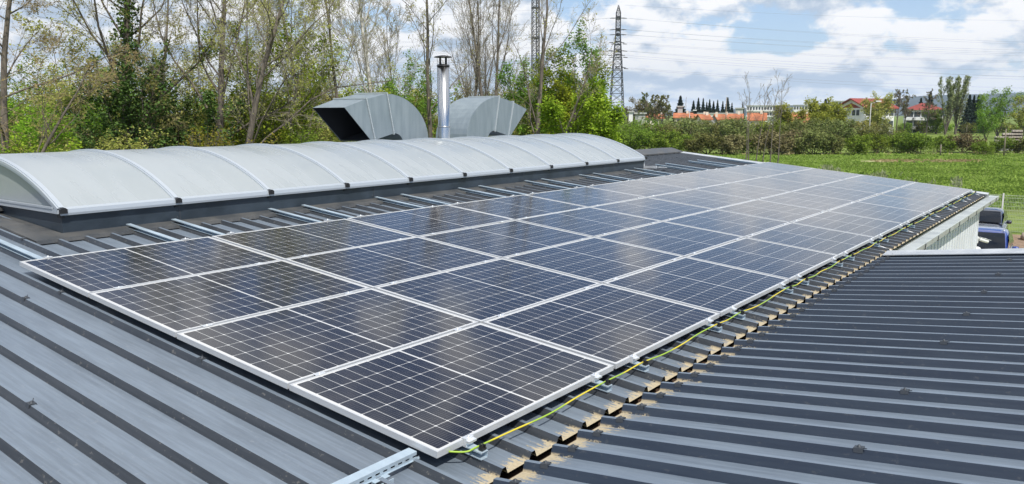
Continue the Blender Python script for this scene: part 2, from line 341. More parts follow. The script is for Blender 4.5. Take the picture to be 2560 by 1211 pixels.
# ------------------------------------------------------------------ workshop building (main roof, wall, gutter)
PQ = 1.1519; PP = 1.752                       # panel pitch up the slope and along the roof
RV = 2.78 / CT                                # ridge, along the slope
X0, X1 = -9.0, 17.72
def ribbed(x0, x1, c0, ya, yb, n_pan, n_crest, hc=.0135, hb=.035, extra=None):
    xs = []; k0 = math.ceil((x0 + .06 - c0) / .25); k = k0
    xs.append((x0, n_pan))
    while c0 + .25 * k + .05 < x1:
        c = c0 + .25 * k; xs += [(c - hb, n_pan), (c - hc, n_crest), (c + hc, n_crest), (c + hb, n_pan)]; k += 1
    xs.append((x1, n_pan))
    return [[(x, y, n) for x, n in xs] for y in (ya, yb)]
workshop = empty('workshop_building', Matrix(), 'long workshop with dark grey ribbed metal roof carrying the solar panels', 'building')
mb = MB(); mb.sheet(ribbed(X0, X1, -.01, -4.845, RV, PAN_N, CREST_N))
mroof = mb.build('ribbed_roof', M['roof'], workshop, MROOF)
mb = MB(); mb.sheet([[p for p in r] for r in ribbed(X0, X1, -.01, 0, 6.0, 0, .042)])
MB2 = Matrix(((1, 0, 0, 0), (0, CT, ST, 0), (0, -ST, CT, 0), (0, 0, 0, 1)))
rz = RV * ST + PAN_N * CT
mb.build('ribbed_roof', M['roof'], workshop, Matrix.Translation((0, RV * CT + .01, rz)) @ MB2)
mb = MB()   # ridge cap : folded plate
mb.prism([(-.36, -.028), (-.36, .002), (0, .065), (.30, .02), (.30, -.01), (0, .03)], 'x', X0, X1 + .02)
ridge = mb.build('ridge_cap', M['weather'], mroof, Matrix.Translation((0, RV, CREST_N + .03)))
mb = MB(); mb.prism([(17.56, -.074), (17.56, -.068), (17.74, -.048), (17.79, -.05), (17.80, -.28), (17.79, -.28), (17.775, -.056), (17.74, -.054)], 'y', -4.90, RV + .05)
mb.build('verge_flashing', M['verge'], workshop, MROOF)
mb = MB()
xs = []; x = 8.15
while x < 17.68: xs += [(x, -4.72), (x + .19, -4.72), (x + .20, -4.655), (x + .30, -4.655)]; x += .31
mb.sheet([[(a, b, z) for a, b in xs] for z in (GZ, -.70)])
mb.build('wall', M['wall'], workshop)
mb = MB(); mb.box((17.68, -4.725, GZ), (17.76, -4.6, -.72)); mb.box((17.70, -4.6, GZ), (17.755, 9.0, -.72)); mb.build('end_wall', M['wall'], workshop)
mb = MB(); mb.prism([(-4.80, -.70), (-4.80, -.635), (-4.84, -.622), (-4.845, -.628), (-4.985, -.632), (-4.995, -.622), (-5.005, -.632), (-4.995, -.715), (-4.96, -.745), (-4.86, -.745)], 'x', 8.0, 18.40)
gut = mb.build('gutter', M['gutter'], workshop)
mb = MB(); mb.box((8.2, -4.80, -.80), (17.74, -4.73, -.752)); mb.build('fascia', M['gutter'], workshop)
x = 8.9
while x < 18.4:
    b = MB(); b.bar((x, -5.009, -.64), (x, -5.003, -.72), .025, .006); b.bar((x, -5.0, -.722), (x + .02, -4.86, -.752), .025, .008); b.build('gutter_bracket', M['clip'], gut); x += 1.0
# eave side below the near roof edge : valley trough, closed below
mb = MB(); mb.prism([(-4.55, -.72), (-4.55, -.70), (-4.70, -.70), (-4.74, -.655), (-5.00, -.655), (-5.06, -.60), (-5.3, -.595), (-5.3, -.65)], 'x', X0, 8.0)
mb.build('valley_gutter', M['trough'], workshop)

def clip_mesh():
    c = MB(); c.prism([(-.024, -.022), (-.019, .004), (.019, .004), (.024, -.022), (.028, -.022), (.021, .008), (-.021, .008), (-.028, -.022)], 'y', -.030, .030)
    c.bar((.016, .028, .006), (.030, .058, .014), .005)
    c.lathe([(0, .022), (.007, .022), (.010, .016), (.011, .008), (.016, .0085), (.016, .006)], k=8)
    return c.mesh('roof_clip')
CLIP = clip_mesh(); CLIP.materials.append(M['clip'])
def clip(parent, M_, x, y, n):
    o = link('roof_clip', CLIP, None, parent); o.matrix_local = M_ @ Matrix.Translation((x, y, n)) @ Matrix.Rotation(random.uniform(-.08, .08), 4, 'Z') @ Matrix.Diagonal((.85, .72, .72, 1)); return o
random.seed(4)
for x, v in [(-.01, -.78), (-.26, -.78), (-.01, -2.64), (-1.01, -2.64), (.49, 1.07), (-2.01, -2.64), (-1.26, -.78), (-.51, 1.07)]: clip(workshop, MROOF, x, v, CREST_N)
for x in (13.2, 14.7, 16.2): clip(workshop, MROOF, x + .04, 1.9, CREST_N)

# ------------------------------------------------------------------ annex roof
annex = empty('annex_building', Matrix(), 'low annex whose dark ribbed roof rises from the sandy valley gutter', 'building')
mb = MB(); mb.sheet(ribbed(-7.95, 9.0, -.105 - 2.5, 0, 7.0, 0, .045))
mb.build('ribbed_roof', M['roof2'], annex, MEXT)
mb = MB(); mb.prism([(-7.80, .046), (-7.80, .056), (-8.07, .072), (-8.09, -.22), (-8.08, -.22), (-8.06, .060)], 'y', .02, 7.0)
mb.build('verge_flashing', M['verge'], annex, MEXT)
mb = MB(); mb.box((-8.9, -11.0, GZ), (8.02, -5.4, -.75)); mb.build('wall', M['wall'], annex)
for k in range(-4, 31): clip(annex, MEXT, -(.105 + .25 * (k + 1)), .122, .045)
for i, X in enumerate([7.355, 6.355, 5.355, 4.355, 3.355, 2.105, 1.105, .105]): clip(annex, MEXT, -X, 1.40, .045)

# ------------------------------------------------------------------ barrel skylight
SX0, SX1, SYC, SHW, SRZ, SRISE = .86, 12.92, 2.90, 1.80, .27, .475
SRAD = (SHW ** 2 + SRISE ** 2) / (2 * SRISE); SZC = SRZ + SRISE - SRAD; SA = math.asin(SHW / SRAD)
def arc(r, n=28, a0=-1, a1=1): return [(SYC + r * math.sin(SA * (a0 + (a1 - a0) * i / n)), SZC + r * math.cos(SA * (a0 + (a1 - a0) * i / n))) for i in range(n + 1)]
sky_l = empty('barrel_skylight', Matrix.Translation((SX0, SYC, 0)), 'long white barrel vault skylight on a dark upstand along the ridge', 'skylight')
OFF = Matrix.Translation((-SX0, -SYC, 0))
mb = MB(); t = .03
for a, b in (((SX0, SYC - SHW, -.25), (SX1, SYC - SHW + t, .225)), ((SX0, SYC + SHW - t, -.25), (SX1, SYC + SHW, .225)), ((SX0, SYC - SHW + t, -.25), (SX0 + t, SYC + SHW - t, .225)), ((SX1 - t, SYC - SHW + t, -.25), (SX1, SYC + SHW - t, .225))): mb.box(a, b)
curb = mb.build('upstand', M['dark'], sky_l, OFF)
for x in (2.10, 5.0, 8.5, 11.2):
    s_ = MB(); s_.box((x - .006, SYC - SHW - .003, .03), (x + .006, SYC - SHW - .0005, .224))
    for zz_ in (.07, .15): s_.lathe([(0, .006), (.006, .005), (.009, 0)], k=8, M=Matrix.Translation((x - .03, SYC - SHW, zz_)) @ Matrix.Rotation(R(90), 4, 'X'))
    s_.build('lap_joint', M['clip'], curb)
def apron(a, b, ya, yb):   # along x, slope strip on the crests
    pass
mb = MB()
v_f, v_b = .90, 1.12 / CT     # front apron, in roof coordinates
zt = .105
def rl(x, v, n): return MROOF @ Vector((x, v, n))
fo = [rl(SX0 - .33, v_f, CREST_N + .004), rl(SX1 + .10, v_f - .02, CREST_N + .004)]; fi = [Vector((SX0 - .01, SYC - SHW + .002, .038)), Vector((SX1, SYC - SHW + .002, .038))]
mb.add([fo[0], fo[1], fi[1], fi[0]], [(0, 1, 2, 3)]); lo = [rl(SX0 - .33, v_f - .012, PAN_N + .012), rl(SX1 + .10, v_f - .032, PAN_N + .012)]
mb.add([lo[0], lo[1], fo[1], fo[0]], [(0, 1, 2, 3)])
no = rl(SX0 - .33, RV - .1, CREST_N + .02); ni = Vector((SX0 - .002, SYC - .05, .225 - .07))
mb.add([no, fo[0], fi[0], ni], [(0, 1, 2, 3)]); mb.add([rl(SX0 - .345, RV - .1, PAN_N + .01), lo[0], fo[0], no], [(0, 1, 2, 3)])
mb.build('flashing_apron', M['weather'], sky_l, OFF)
mb = MB(); mb.bar((SX1 + .02, SYC - SHW - .3, .075), (SX1 + .30, SYC - SHW - .36, .058), .10, .014); mb.bar((SX1 + .015, SYC - SHW + .01, .06), (SX1 + .015, SYC - SHW - .30, .075), .03, .05); mb.bar((SX1 + .012, SYC - SHW + .01, .0), (SX1 + .012, SYC - SHW + .01, .22), .035); mb.build('corner_flashing', M['verge'], sky_l, OFF)
for side in (-1, 1):
    y = SYC + side * SHW; m_ = MB()
    m_.prism([(y - .035 * side * -1 * 0 + side * .045, .212), (y + side * .05, .235), (y + side * .045, .272), (y - side * .05, .290), (y - side * .05, .226), (y, .212)], 'x', SX0 - .02, SX1 + .02)
    m_.build('eaves_rail', M['bar'], sky_l, OFF)
BAY = (SX1 - SX0) / 10
pan = MB(); A = arc(SRAD); pan.sheet([[(x, y, z) for y, z in A] for x in (.022, BAY - .022)], sm=True); pan_me = pan.mesh('glazing_panel'); pan_me.materials.append(M['opal'])
b_ = MB()
for w0, w1, r in ((-.036, .036, SRAD + .012), (-.022, .022, SRAD + .024)):
    top = arc(r); bot = arc(SRAD - .02)
    b_.sheet([[(w0, y, z) for y, z in top], [(w1, y, z) for y, z in top]], sm=True)
    b_.sheet([[(w0, y, z) for y, z in bot], [(w0, y, z) for y, z in top]], sm=False); b_.sheet([[(w1, y, z) for y, z in top], [(w1, y, z) for y, z in bot]], sm=False)
bar_me = b_.mesh('glazing_bar'); bar_me.materials.append(M['bar'])
cp = MB(); cp.prism([(-.034, -.030), (-.034, .010), (-.014, .026), (.014, .026), (.034, .010), (.034, -.030)], 'y', -.066, -.030); cp.box((-.022, -.02, -.075), (.022, .045, -.031)); cap_me = cp.mesh('end_cap'); cap_me.materials.append(M['black'])
for k in range(11):
    x = SX0 + BAY * k
    if k < 10: link('glazing_panel', pan_me, None, sky_l, OFF @ Matrix.Translation((x, 0, 0)))
    o = link('glazing_bar', bar_me, None, sky_l, OFF @ Matrix.Translation((x, 0, 0)))
    link('end_cap', cap_me, None, o, Matrix.Translation((0, SYC - SHW, .262)))
for x, nm in ((SX0, 0), (SX1, 1)):
    e = MB(); A = arc(SRAD - .004); xx = x + (.012 if nm == 0 else -.012)
    e.add([(xx, y, z) for y, z in A] + [(xx, SYC + SHW, .225), (xx, SYC - SHW, .225)], [tuple(range(len(A) + 2))]); ep = e.build('end_panel', M['opal'], sky_l, OFF)
    e = MB(); s = -1 if nm == 0 else 1; a_ = arc(SRAD - .002); b2 = arc(SRAD - .040)
    for u0, u1 in ((x + s * .03, x + s * .03),): e.sheet([[(u0, y, z) for y, z in a_], [(u0, y, z) for y, z in b2]]); e.sheet([[(x, y, z) for y, z in b2], [(u0, y, z) for y, z in b2]])
    e.box((x + s * .015 - .02, SYC - SHW, .226), (x + s * .015 + .02, SYC + SHW, .266)); e.box((x + s * .03 - .012, SYC - SHW + .1, .268), (x + s * .03 + .008, SYC + SHW - .1, .288))
    e.build('end_frame', M['bar'], ep)

# ------------------------------------------------------------------ flue and ventilation cowls
flue = empty('flue_pipe', Matrix.Translation((11.02, 5.15, -.2)), 'tall stainless steel flue pipe with flat rain cap behind the skylight', 'chimney')
mb = MB(); mb.lathe([(.140, 0), (.140, 1.12), (.135, 1.135), (.135, 2.49), (.130, 2.49)], k=40); mb.build('pipe', M['steel'], flue)
mb = MB(); mb.lathe([(.141, 1.10), (.150, 1.105), (.150, 1.125), (.141, 1.13)], k=40); mb.build('joint_band', M['steel'], flue)
mb = MB(); mb.lathe([(0, 2.69), (.06, 2.685), (.185, 2.660), (.205, 2.645), (.203, 2.640), (.06, 2.65), (0, 2.65)], k=36); mb.build('rain_cap', M['black'], flue)
for k in range(6):
    a = k * math.pi / 3 + .3; m_ = MB(); m_.box((-.014, -.003, 2.42), (.014, .003, 2.66)); m_.build('cap_strut', M['black'], flue, Matrix.Translation((.130 * math.cos(a), .130 * math.sin(a), 0)) @ Matrix.Rotation(a + math.pi / 2, 4, 'Z'))
mb = MB(); mb.lathe([(.134, 2.44), (.142, 2.44), (.142, 2.47), (.134, 2.47)], k=36); mb.build('top_ring', M['black'], flue)

def cowl(name, ox, s, W_, label, zscale=1.0):
    """square duct elbow rising from a curb and turning to the side; s = -1 opens towards -X"""
    root = empty(name, Matrix.Translation((ox, 5.42, 0)), label, 'ventilation cowl', 'galvanised ventilation cowls behind the skylight')
    # profile in (forward, z): outer from base up and over to the mouth
    zb = .585
    outer = [(0, zb)] + [(1.28 - 1.28 * math.cos(a) * (1 if 1 else 0), zb + 1.035 * math.sin(a)) for a in [math.pi / 2 * i / 12 for i in range(1, 13)]]
    outer = [(min(x_, 1.28), z_) for x_, z_ in outer] + [(1.87, 1.50), (2.46, 1.325)]
    inner = [(.82, zb)] + [(.82 + .26 * (1 - math.cos(a)), zb + .205 * math.sin(a)) for a in [math.pi / 2 * i / 6 for i in range(1, 7)]]
    inner = inner + [(1.62, .665), (1.74, .630)]
    def pt(f, z, y): return (s * f, y, z)
    # side walls as fans between outer and inner, resampled
    def resample(L, n):
        L = np.array(L); d = np.r_[0, np.cumsum(np.hypot(*np.diff(L, axis=0).T))]; return [(np.interp(t, d, L[:, 0]), np.interp(t, d, L[:, 1])) for t in np.linspace(0, d[-1], n)]
    O = outer; n = 26
    mb = MB()
    poly = outer + inner[::-1]
    for y in (0, W_): mb.add([pt(f, z, y) for f, z in poly], [tuple(range(len(poly)))])
    mb.sheet([[pt(f, z, 0) for f, z in outer], [pt(f, z, W_) for f, z in outer]], sm=False)
    mb.sheet([[pt(f, z, 0) for f, z in inner], [pt(f, z, W_) for f, z in inner]])
    mb.build('duct_body', M['duct'], root)
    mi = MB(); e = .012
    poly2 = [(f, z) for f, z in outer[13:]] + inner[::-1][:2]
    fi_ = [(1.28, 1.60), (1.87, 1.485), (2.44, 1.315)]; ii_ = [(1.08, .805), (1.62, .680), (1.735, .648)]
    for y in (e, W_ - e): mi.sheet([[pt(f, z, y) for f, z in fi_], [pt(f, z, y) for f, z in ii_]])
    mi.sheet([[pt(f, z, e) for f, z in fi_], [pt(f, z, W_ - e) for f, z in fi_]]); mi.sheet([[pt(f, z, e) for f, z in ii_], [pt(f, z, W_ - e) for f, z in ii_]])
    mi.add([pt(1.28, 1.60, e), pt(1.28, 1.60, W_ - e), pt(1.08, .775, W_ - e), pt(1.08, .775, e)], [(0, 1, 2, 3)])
    mi.build('mouth_shade', M['ductshade'], root)  # near-black sheets paint the shade inside the open duct
    for (f0, z0), (f1, z1) in (((1.28, 1.625), (1.10, .785)), ((1.87, 1.505), (1.655, .655))):
        fl = MB()
        for y in (-.012, W_ + .012): fl.bar(pt(f0, z0, y), pt(f1, z1, y), .022, .024)
        fl.bar(pt(f0, z0 + .012, -.02), pt(f0, z0 + .012, W_ + .02), .03, .024); fl.bar(pt(f1, z1 - .012, -.02), pt(f1, z1 - .012, W_ + .02), .03, .024)
        k = 0
        for t_ in np.linspace(.06, .94, 9):
            p = (f0 + (f1 - f0) * t_, z0 + (z1 - z0) * t_); fl.lathe([(0, .012), (.008, .010), (.010, 0)], k=6, M=Matrix.Translation(pt(p[0], p[1], -.022)) @ Matrix.Rotation(R(90), 4, 'X'))
        fl.build('flange', M['flange'], root)
    cb = MB(); cb.box((min(0, s * .84) - .03, -.03, -.35), (max(0, s * .84) + .03, W_ + .03, zb - .03)); cb.build('duct_base', M['dark'], root)
    c2 = MB(); c2.box((min(0, s * .84) - .045, -.045, zb - .035), (max(0, s * .84) + .045, W_ + .045, zb + .004)); c2.build('base_flange', M['weather'], root)
    return root
cowl('ventilation_cowl', 10.80, -1, .98, 'galvanised duct cowl turned to the left, its black mouth open towards the camera')
cowl('ventilation_cowl', 12.12, 1, .98, 'galvanised duct cowl behind the flue pipe turned away to the right, mouth hidden')
mb = MB(); mb.box((8.95, 5.5, -.3), (8.99, 5.54, .62)); tag(mb.build('support_post', M['verge']), 'thin pale post propping the left duct cowl beside the skylight', 'post')

# ------------------------------------------------------------------ solar panels
PL, PW, PT = 1.722, 1.134, .035
f_ = MB(); w = .009
for a, b in (((0, 0, -PT), (PL, w, 0)), ((0, PW - w, -PT), (PL, PW, 0)), ((0, w, -PT), (w, PW - w, 0)), ((PL - w, w, -PT), (PL, PW - w, 0))): f_.box(a, b)
frame_me = f_.mesh('frame'); frame_me.materials.append(M['frame'])
g_ = MB(); g_.box((w, w, -.006), (PL - w, PW - w, -.0025)); glass_me = g_.mesh('cell_glass'); glass_me.materials.append(M['cells'])
ROWN = ['lowest row by the yellow cable', 'second row from the bottom', 'third row from the bottom', 'top row nearest the skylight']
rp = random.Random(8)
for r in range(4):
    for c in range(10):
        u = c * PP; v = -(4 - r) * PQ + .009
        lab = f'solar panel in the {ROWN[r]}, ' + ('nearest of ten' if c == 0 else 'farthest of ten' if c == 9 else f'{ORD[c]} from the near end')
        p = empty('solar_panel', MROOF @ Matrix.Translation((u + .015, v, rp.uniform(-.001, .0015))), lab, 'solar panel', 'solar panels in a four by ten array')
        p.matrix_world = p.matrix_world @ Matrix.Rotation(rp.gauss(0, .0016), 4, 'X') @ Matrix.Rotation(rp.gauss(0, .0012), 4, 'Y')
        link('frame', frame_me, None, p); link('cell_glass', glass_me, None, p)

# rails under the panels, on the rib crests
def rail_mesh(L, name='channel'):
    m_ = MB(); h = .0385
    prof = [(-.026, 0), (-.026, .005), (-.024, .005), (-.024, .002), (.024, .002), (.024, h - .002), (-.024, h - .002), (-.024, h - .007), (-.026, h - .007), (-.026, h), (.026, h), (.026, 0)]
    m_.prism(prof, 'y', 0, L); return m_.mesh(name)
ec = MB(); ec.box((-.03, -.020, -.040), (.03, -.001, .002)); ec.box((-.03, -.020, .0022), (.03, .012, .006)); ec.box((-.03, -.040, -.013), (.03, -.0202, -.009)); ec.box((-.03, -.040, -.006), (.03, -.0202, -.002)); ec.lathe([(0, .015), (.007, .015), (.007, .006)], k=6, c=(0, -.008, 0))
endc = ec.mesh('end_clamp'); endc.materials.append(M['alu'])
mc = MB(); mc.box((-.035, -.018, .0012), (.035, .018, .0045)); mc.lathe([(0, .011), (.006, .011), (.006, .0046)], k=6); midc = mc.mesh('mid_clamp'); midc.materials.append(M['alu'])
cc = MB(); cc.box((-.018, -.012, 0), (.018, .012, .012)); cc.box((-.018, -.010, .0121), (-.010, .010, .035)); cc.box((.006, -.010, .0121), (.014, .010, .028)); cclip = cc.mesh('cable_clip'); cclip.materials.append(M['black'])
rw = MB(); rw.tube([(.0, 0, -.022), (.015, -.045, -.03), (.04, -.13, -.052), (.045, -.16, -.060)], .006, 6); wire_me = rw.mesh('tie_wire'); wire_me.materials.append(M['white'])
rail_cache = {}
for c in range(10):
    for j, off in enumerate((.24, 1.49)):
        X = c * 1.75 + off; v0 = -4.72; v1 = 1.05 if X < 12 else 1.24
        key = v1
        if key not in rail_cache: rail_cache[key] = rail_mesh(v1 - v0); rail_cache[key].materials.append(M['galv'])
        lab = f'galvanised rail under the {ORD[c]} panel column from the near end, ' + ('nearer' if j == 0 else 'farther') + ' of its pair'
        rt = empty('mounting_rail', MROOF @ Matrix.Translation((X, v0, CREST_N + .001)), lab, 'rail', 'mounting rails under the solar panels')
        link('channel', rail_cache[key], None, rt)
        n0 = -CREST_N - .001
        link('end_clamp', endc, None, rt, Matrix.Translation((0, -4 * PQ + .009 - v0, n0)))
        link('end_clamp', endc, None, rt, Matrix.Translation((0, -.009 - v0, n0)) @ Matrix.Rotation(math.pi, 4, 'Z'))
        for k in (1, 2, 3): link('mid_clamp', midc, None, rt, Matrix.Translation((0, -k * PQ - v0, n0)))
        link('cable_clip', cclip, None, rt, Matrix.Translation((.006, .022, .0392)))
        if X > 7.0 and j == 1 or X > 11: link('tie_wire', wire_me, None, rt, Matrix.Translation((.03, .02, .03)))

# perforated cross rail sticking out at the near corner and its bracket
m_ = MB(); L = 2.4; z0, z1 = -.078, -.036
m_.box((-L, -.0275, z1 - .002), (0, .0275, z1)); m_.box((-L, .0255, z0), (0, .0275, z1 - .002))
m_.box((-L, -.0275, z1 - .014), (0, -.0255, z1 - .002)); m_.box((-L, -.0275, z0), (.02, -.0255, z0 + .010))
x = -L
while x < -.05:
    m_.box((x, -.0275, z0 + .010), (x + .022, -.0255, z1 - .014)); m_.box((x + .022, -.0275, z0 + .010), (x + .05, -.0255, z0 + .0135)); m_.box((x + .022, -.0275, z1 - .0185), (x + .05, -.0255, z1 - .014)); x += .05
m_.box((-L, -.034, z0 - .001), (.02, -.0278, z0 + .002)); m_.box((-L, -.024, z0), (0, .025, z0 + .002))
cr = m_.build('perforated_rail', M['galv'], None, MROOF @ Matrix.Translation((.0, -4.45, 0)))
tag(cr, 'slotted galvanised channel projecting from under the nearest bottom corner panel', 'rail')
m_ = MB(); m_.box((-.05, -.075, -.116), (.05, -.036, -.112)); m_.box((-.05, -.040, -.112), (.05, -.036, -.08)); m_.box((-.05, -.082, -.112), (.05, -.078, -.085)); m_.lathe([(0, .018), (.009, .018), (.009, 0)], c=(0, -.055, -.112), k=6); m_.box((-.05, -.058, -.0845), (.05, -.040, -.0815))
tag(m_.build('rail_bracket', M['galv'], None, MROOF @ Matrix.Translation((-.26, -4.45, .006))), 'small galvanised foot bracket beside the slotted channel at the bottom edge', 'bracket')

# green and yellow earth cable lying over the rail ends
rc = random.Random(2); pts = [(.10, -4.60, -.028), (.17, -4.655, -.034)]
for c in range(10):
    for off in (.24, 1.49):
        X = c * 1.75 + off; pts.append((X, -4.672 + rc.uniform(-.003, .003), -.026))
        nx = X + (1.25 if off == .24 else .5); nseg = 4 if off == .24 else 2
        for i in range(1, nseg):
            t_ = i / nseg; pts.append((X + (nx - X) * t_, -4.672 + rc.uniform(-.012, .010), -.028 - .016 * math.sin(math.pi * t_) * (1 if nseg == 4 else .4) + rc.uniform(-.004, .004)))
pts = [p for p in pts if p[0] < 17.6]
def smooth(P, n=5):
    P = np.array(P); out = []
    for i in range(len(P) - 1):
        a, b, c, d = P[max(i - 1, 0)], P[i], P[i + 1], P[min(i + 2, len(P) - 1)]
        for k in range(n):
            t = k / n; out.append(.5 * (2 * b + (c - a) * t + (2 * a - 5 * b + 4 * c - d) * t * t + (3 * b - a - 3 * c + d) * t ** 3))
    out.append(P[-1]); return [tuple(p) for p in out]
m_ = MB(); m_.tube(smooth(pts), .0050, 7)
tag(m_.build('earth_cable', M['rope'], None, MROOF), 'green and yellow earth cable draped along the lower panel edge', 'cable')

# ------------------------------------------------------------------ trees
def rot_about(d, ang, phi, rng):
    """unit vectors d (N,3) tipped by ang in a random direction phi"""
    ref = np.zeros_like(d); ref[np.arange(len(d)), np.abs(d).argmin(1)] = 1
    u = np.cross(d, ref); u /= np.linalg.norm(u, axis=1, keepdims=True); w_ = np.cross(d, u)
    return d * np.cos(ang)[:, None] + (u * np.cos(phi)[:, None] + w_ * np.sin(phi)[:, None]) * np.sin(ang)[:, None]
def polyl(rng, S, D, L, Mn, wander, trop):
    N = len(S); P = np.zeros((N, Mn, 3)); P[:, 0] = S; d = D.copy()
    for i in range(1, Mn):
        d = d + rng.normal(0, wander, (N, 3)) + np.array([0, 0, trop]); d /= np.linalg.norm(d, axis=1, keepdims=True)
        P[:, i] = P[:, i - 1] + d * (L / (Mn - 1))[:, None]
    return P
def grow(seed, H, r0, levels, lean=(0, 0), stems=1, spread=.0, fork=0.0):
    """levels: list of (n children, t0, angle deg, length factor, wander, upward pull, points)"""
    rng = np.random.default_rng(seed); S = np.zeros((stems, 3)); S[:, :2] = rng.normal(0, .12 * (stems > 1), (stems, 2))
    D = np.tile(np.array([lean[0], lean[1], 1.0]), (stems, 1)); D[:, :2] += rng.normal(0, spread, (stems, 2)); D /= np.linalg.norm(D, axis=1, keepdims=True)
    L = np.full(stems, H) * rng.uniform(.8, 1.0, stems) if stems > 1 else np.array([H]); P = polyl(rng, S, D, L, 10, .055, .02)
    tp = np.linspace(1, .12, 10); Rr = r0 * tp[None] * np.ones((stems, 1)); out = [(P, Rr)]
    for (n, t0, ang, lf, wan, trop, Mn) in levels:
        N, Mp, _ = P.shape; t = t0 + (1 - t0) * (np.arange(n)[None] + rng.uniform(0, 1, (N, n))) / n; t = np.minimum(t, .985)
        x = t * (Mp - 1); i = x.astype(int); f = (x - i)[..., None]; a = np.arange(N)[:, None]
        pos = P[a, i] * (1 - f) + P[a, i + 1] * f; tan = P[a, i + 1] - P[a, i]; tan /= np.linalg.norm(tan, axis=2, keepdims=True) + 1e-9
        rad = Rr[a, i] * (1 - f[..., 0]) + Rr[a, i + 1] * f[..., 0]
        pl_ = np.linalg.norm(P[:, 1:] - P[:, :-1], axis=2).sum(1)
        K = N * n; phi = rng.uniform(0, 2 * np.pi, K); an = np.radians(rng.normal(ang, ang * .22, K))
        d = rot_about(tan.reshape(K, 3), an, phi, rng)
        ln = (pl_[:, None] * lf * (1.12 - .72 * t) * rng.uniform(.65, 1.25, (N, n))).reshape(K)
        P = polyl(rng, pos.reshape(K, 3), d, ln, Mn, wan, trop); r1 = np.maximum(rad.reshape(K) * .37, .0035)
        Rr = np.maximum(r1[:, None] * np.linspace(1, .30, Mn)[None], .0035); out.append((P, Rr))
    return out, rng
def tube_mesh(name, lv, sides, minr=0.0):
    Vs, Fs, b = [], [], 0
    for (P, Rr), k in zip(lv, sides):
        V, F = tubes(P, np.maximum(Rr, minr), k); Vs.append(V); Fs.append(F + b); b += len(V)
    return np_mesh(name, np.vstack(Vs), np.vstack(Fs), True)
def leaves(name, rng, C, size, up=.5, aspect=.6, jit=.3):
    n = len(C); N_ = rng.normal(0, 1, (n, 3)); N_[:, 2] += up * 1.5; N_ /= np.linalg.norm(N_, axis=1, keepdims=True)
    A = np.cross(N_, rng.normal(0, 1, (n, 3))); A /= np.linalg.norm(A, axis=1, keepdims=True) + 1e-9; B = np.cross(N_, A)
    s = (size * rng.uniform(1 - jit, 1 + jit, n))[:, None]
    V = np.stack([C - A * s * .5, C + B * s * .5 * aspect, C + A * s * .5, C - B * s * .5 * aspect], 1).reshape(-1, 3)
    return np_mesh(name, V, np.arange(4 * n).reshape(n, 4))
def pts_on(rng, P, n, lo=.2, sig=.05):
    N, Mp, _ = P.shape; j = rng.integers(0, N, n); t = rng.uniform(lo, .999, n) * (Mp - 1); i = t.astype(int); f = (t - i)[:, None]
    return P[j, i] * (1 - f) + P[j, i + 1] * f + rng.normal(0, sig, (n, 3))

def bare_tree(name, px, D, H, label, cat='tree', group=None, seed=1, r0=.17, bark='bark', twig='twig', bud='lbud', nbud=2500, bsize=.07, levels=None, lean=(0, 0), stems=1, spread=0.0, minr=.0038, ivy=0, dz=0):
    lv, rng = grow(seed, H, r0, levels or [(13, .28, 42, .42, .10, .05, 7), (9, .15, 38, .48, .12, .03, 6), (8, .1, 36, .5, .14, .02, 5), (4, .1, 36, .55, .15, .0, 4)], lean, stems, spread)
    p = ground_at(px, D); p.z += dz
    root = empty(name, p, label, cat, group)
    link('trunk', tube_mesh('trunk', lv[:3], (9, 6, 5), minr), M[bark], root)
    cr = link('crown', tube_mesh('crown', lv[3:], (3, 3, 3), minr), M[twig], root)
    if nbud: link('foliage', leaves('foliage', rng, pts_on(rng, lv[-1][0], nbud, .1, .02), bsize, .3), M[bud], cr)
    if ivy:
        P = lv[0][0]; c = pts_on(rng, P, ivy, .0, .0); c[:, :2] += rng.normal(0, .24, (ivy, 2)); c[:, 2] += rng.normal(0, .15, ivy); c2 = pts_on(rng, lv[1][0][:3], ivy // 8, 0, .10)
        link('ivy', leaves('ivy', rng, np.vstack([c, c2]), .16, .4), M['livy'], root)
    return root
LEAFLV = [(12, .12, 48, .46, .10, .06, 6), (8, .15, 42, .5, .12, .03, 5), (6, .15, 42, .55, .14, .0, 4)]
leaf_cache = {}
def leafy(name, px, D, H, label, cat='tree', group=None, seed=1, leaf='lspring', n=9000, size=.13, stems=4, spread=.28, levels=None, sig=.10, bark='bark', r0=.07, width=1.0, dz=0.0, var=None):
    key = var or (seed, leaf, n)
    p = ground_at(px, D); p.z += dz
    root = empty(name, p, label, cat, group)
    if key not in leaf_cache:
        lv, rng = grow(seed, 1.0 * H, r0, levels or LEAFLV, (0, 0), stems, spread)
        if width != 1.0:
            for P, _ in lv: P[:, :, :2] *= width
        a = tube_mesh('stem', lv[:3], (6, 4, 3), .006); a.materials.append(M[bark])
        C = np.vstack([pts_on(rng, lv[-1][0], int(n * .8), .1, sig), pts_on(rng, lv[-2][0], n - int(n * .8), .2, sig * 1.6)])
        b = leaves('crown', rng, C, size, 1.25); b.materials.append(M[leaf]); leaf_cache[key] = (a, b, H)
    a, b, h0 = leaf_cache[key]
    s = H / h0; root.matrix_world = Matrix.Translation(p) @ Matrix.Rotation((px * 7.31) % 6.28, 4, 'Z') @ Matrix.Scale(s, 4)
    link('stem', a, None, root); link('crown', b, None, root); return root

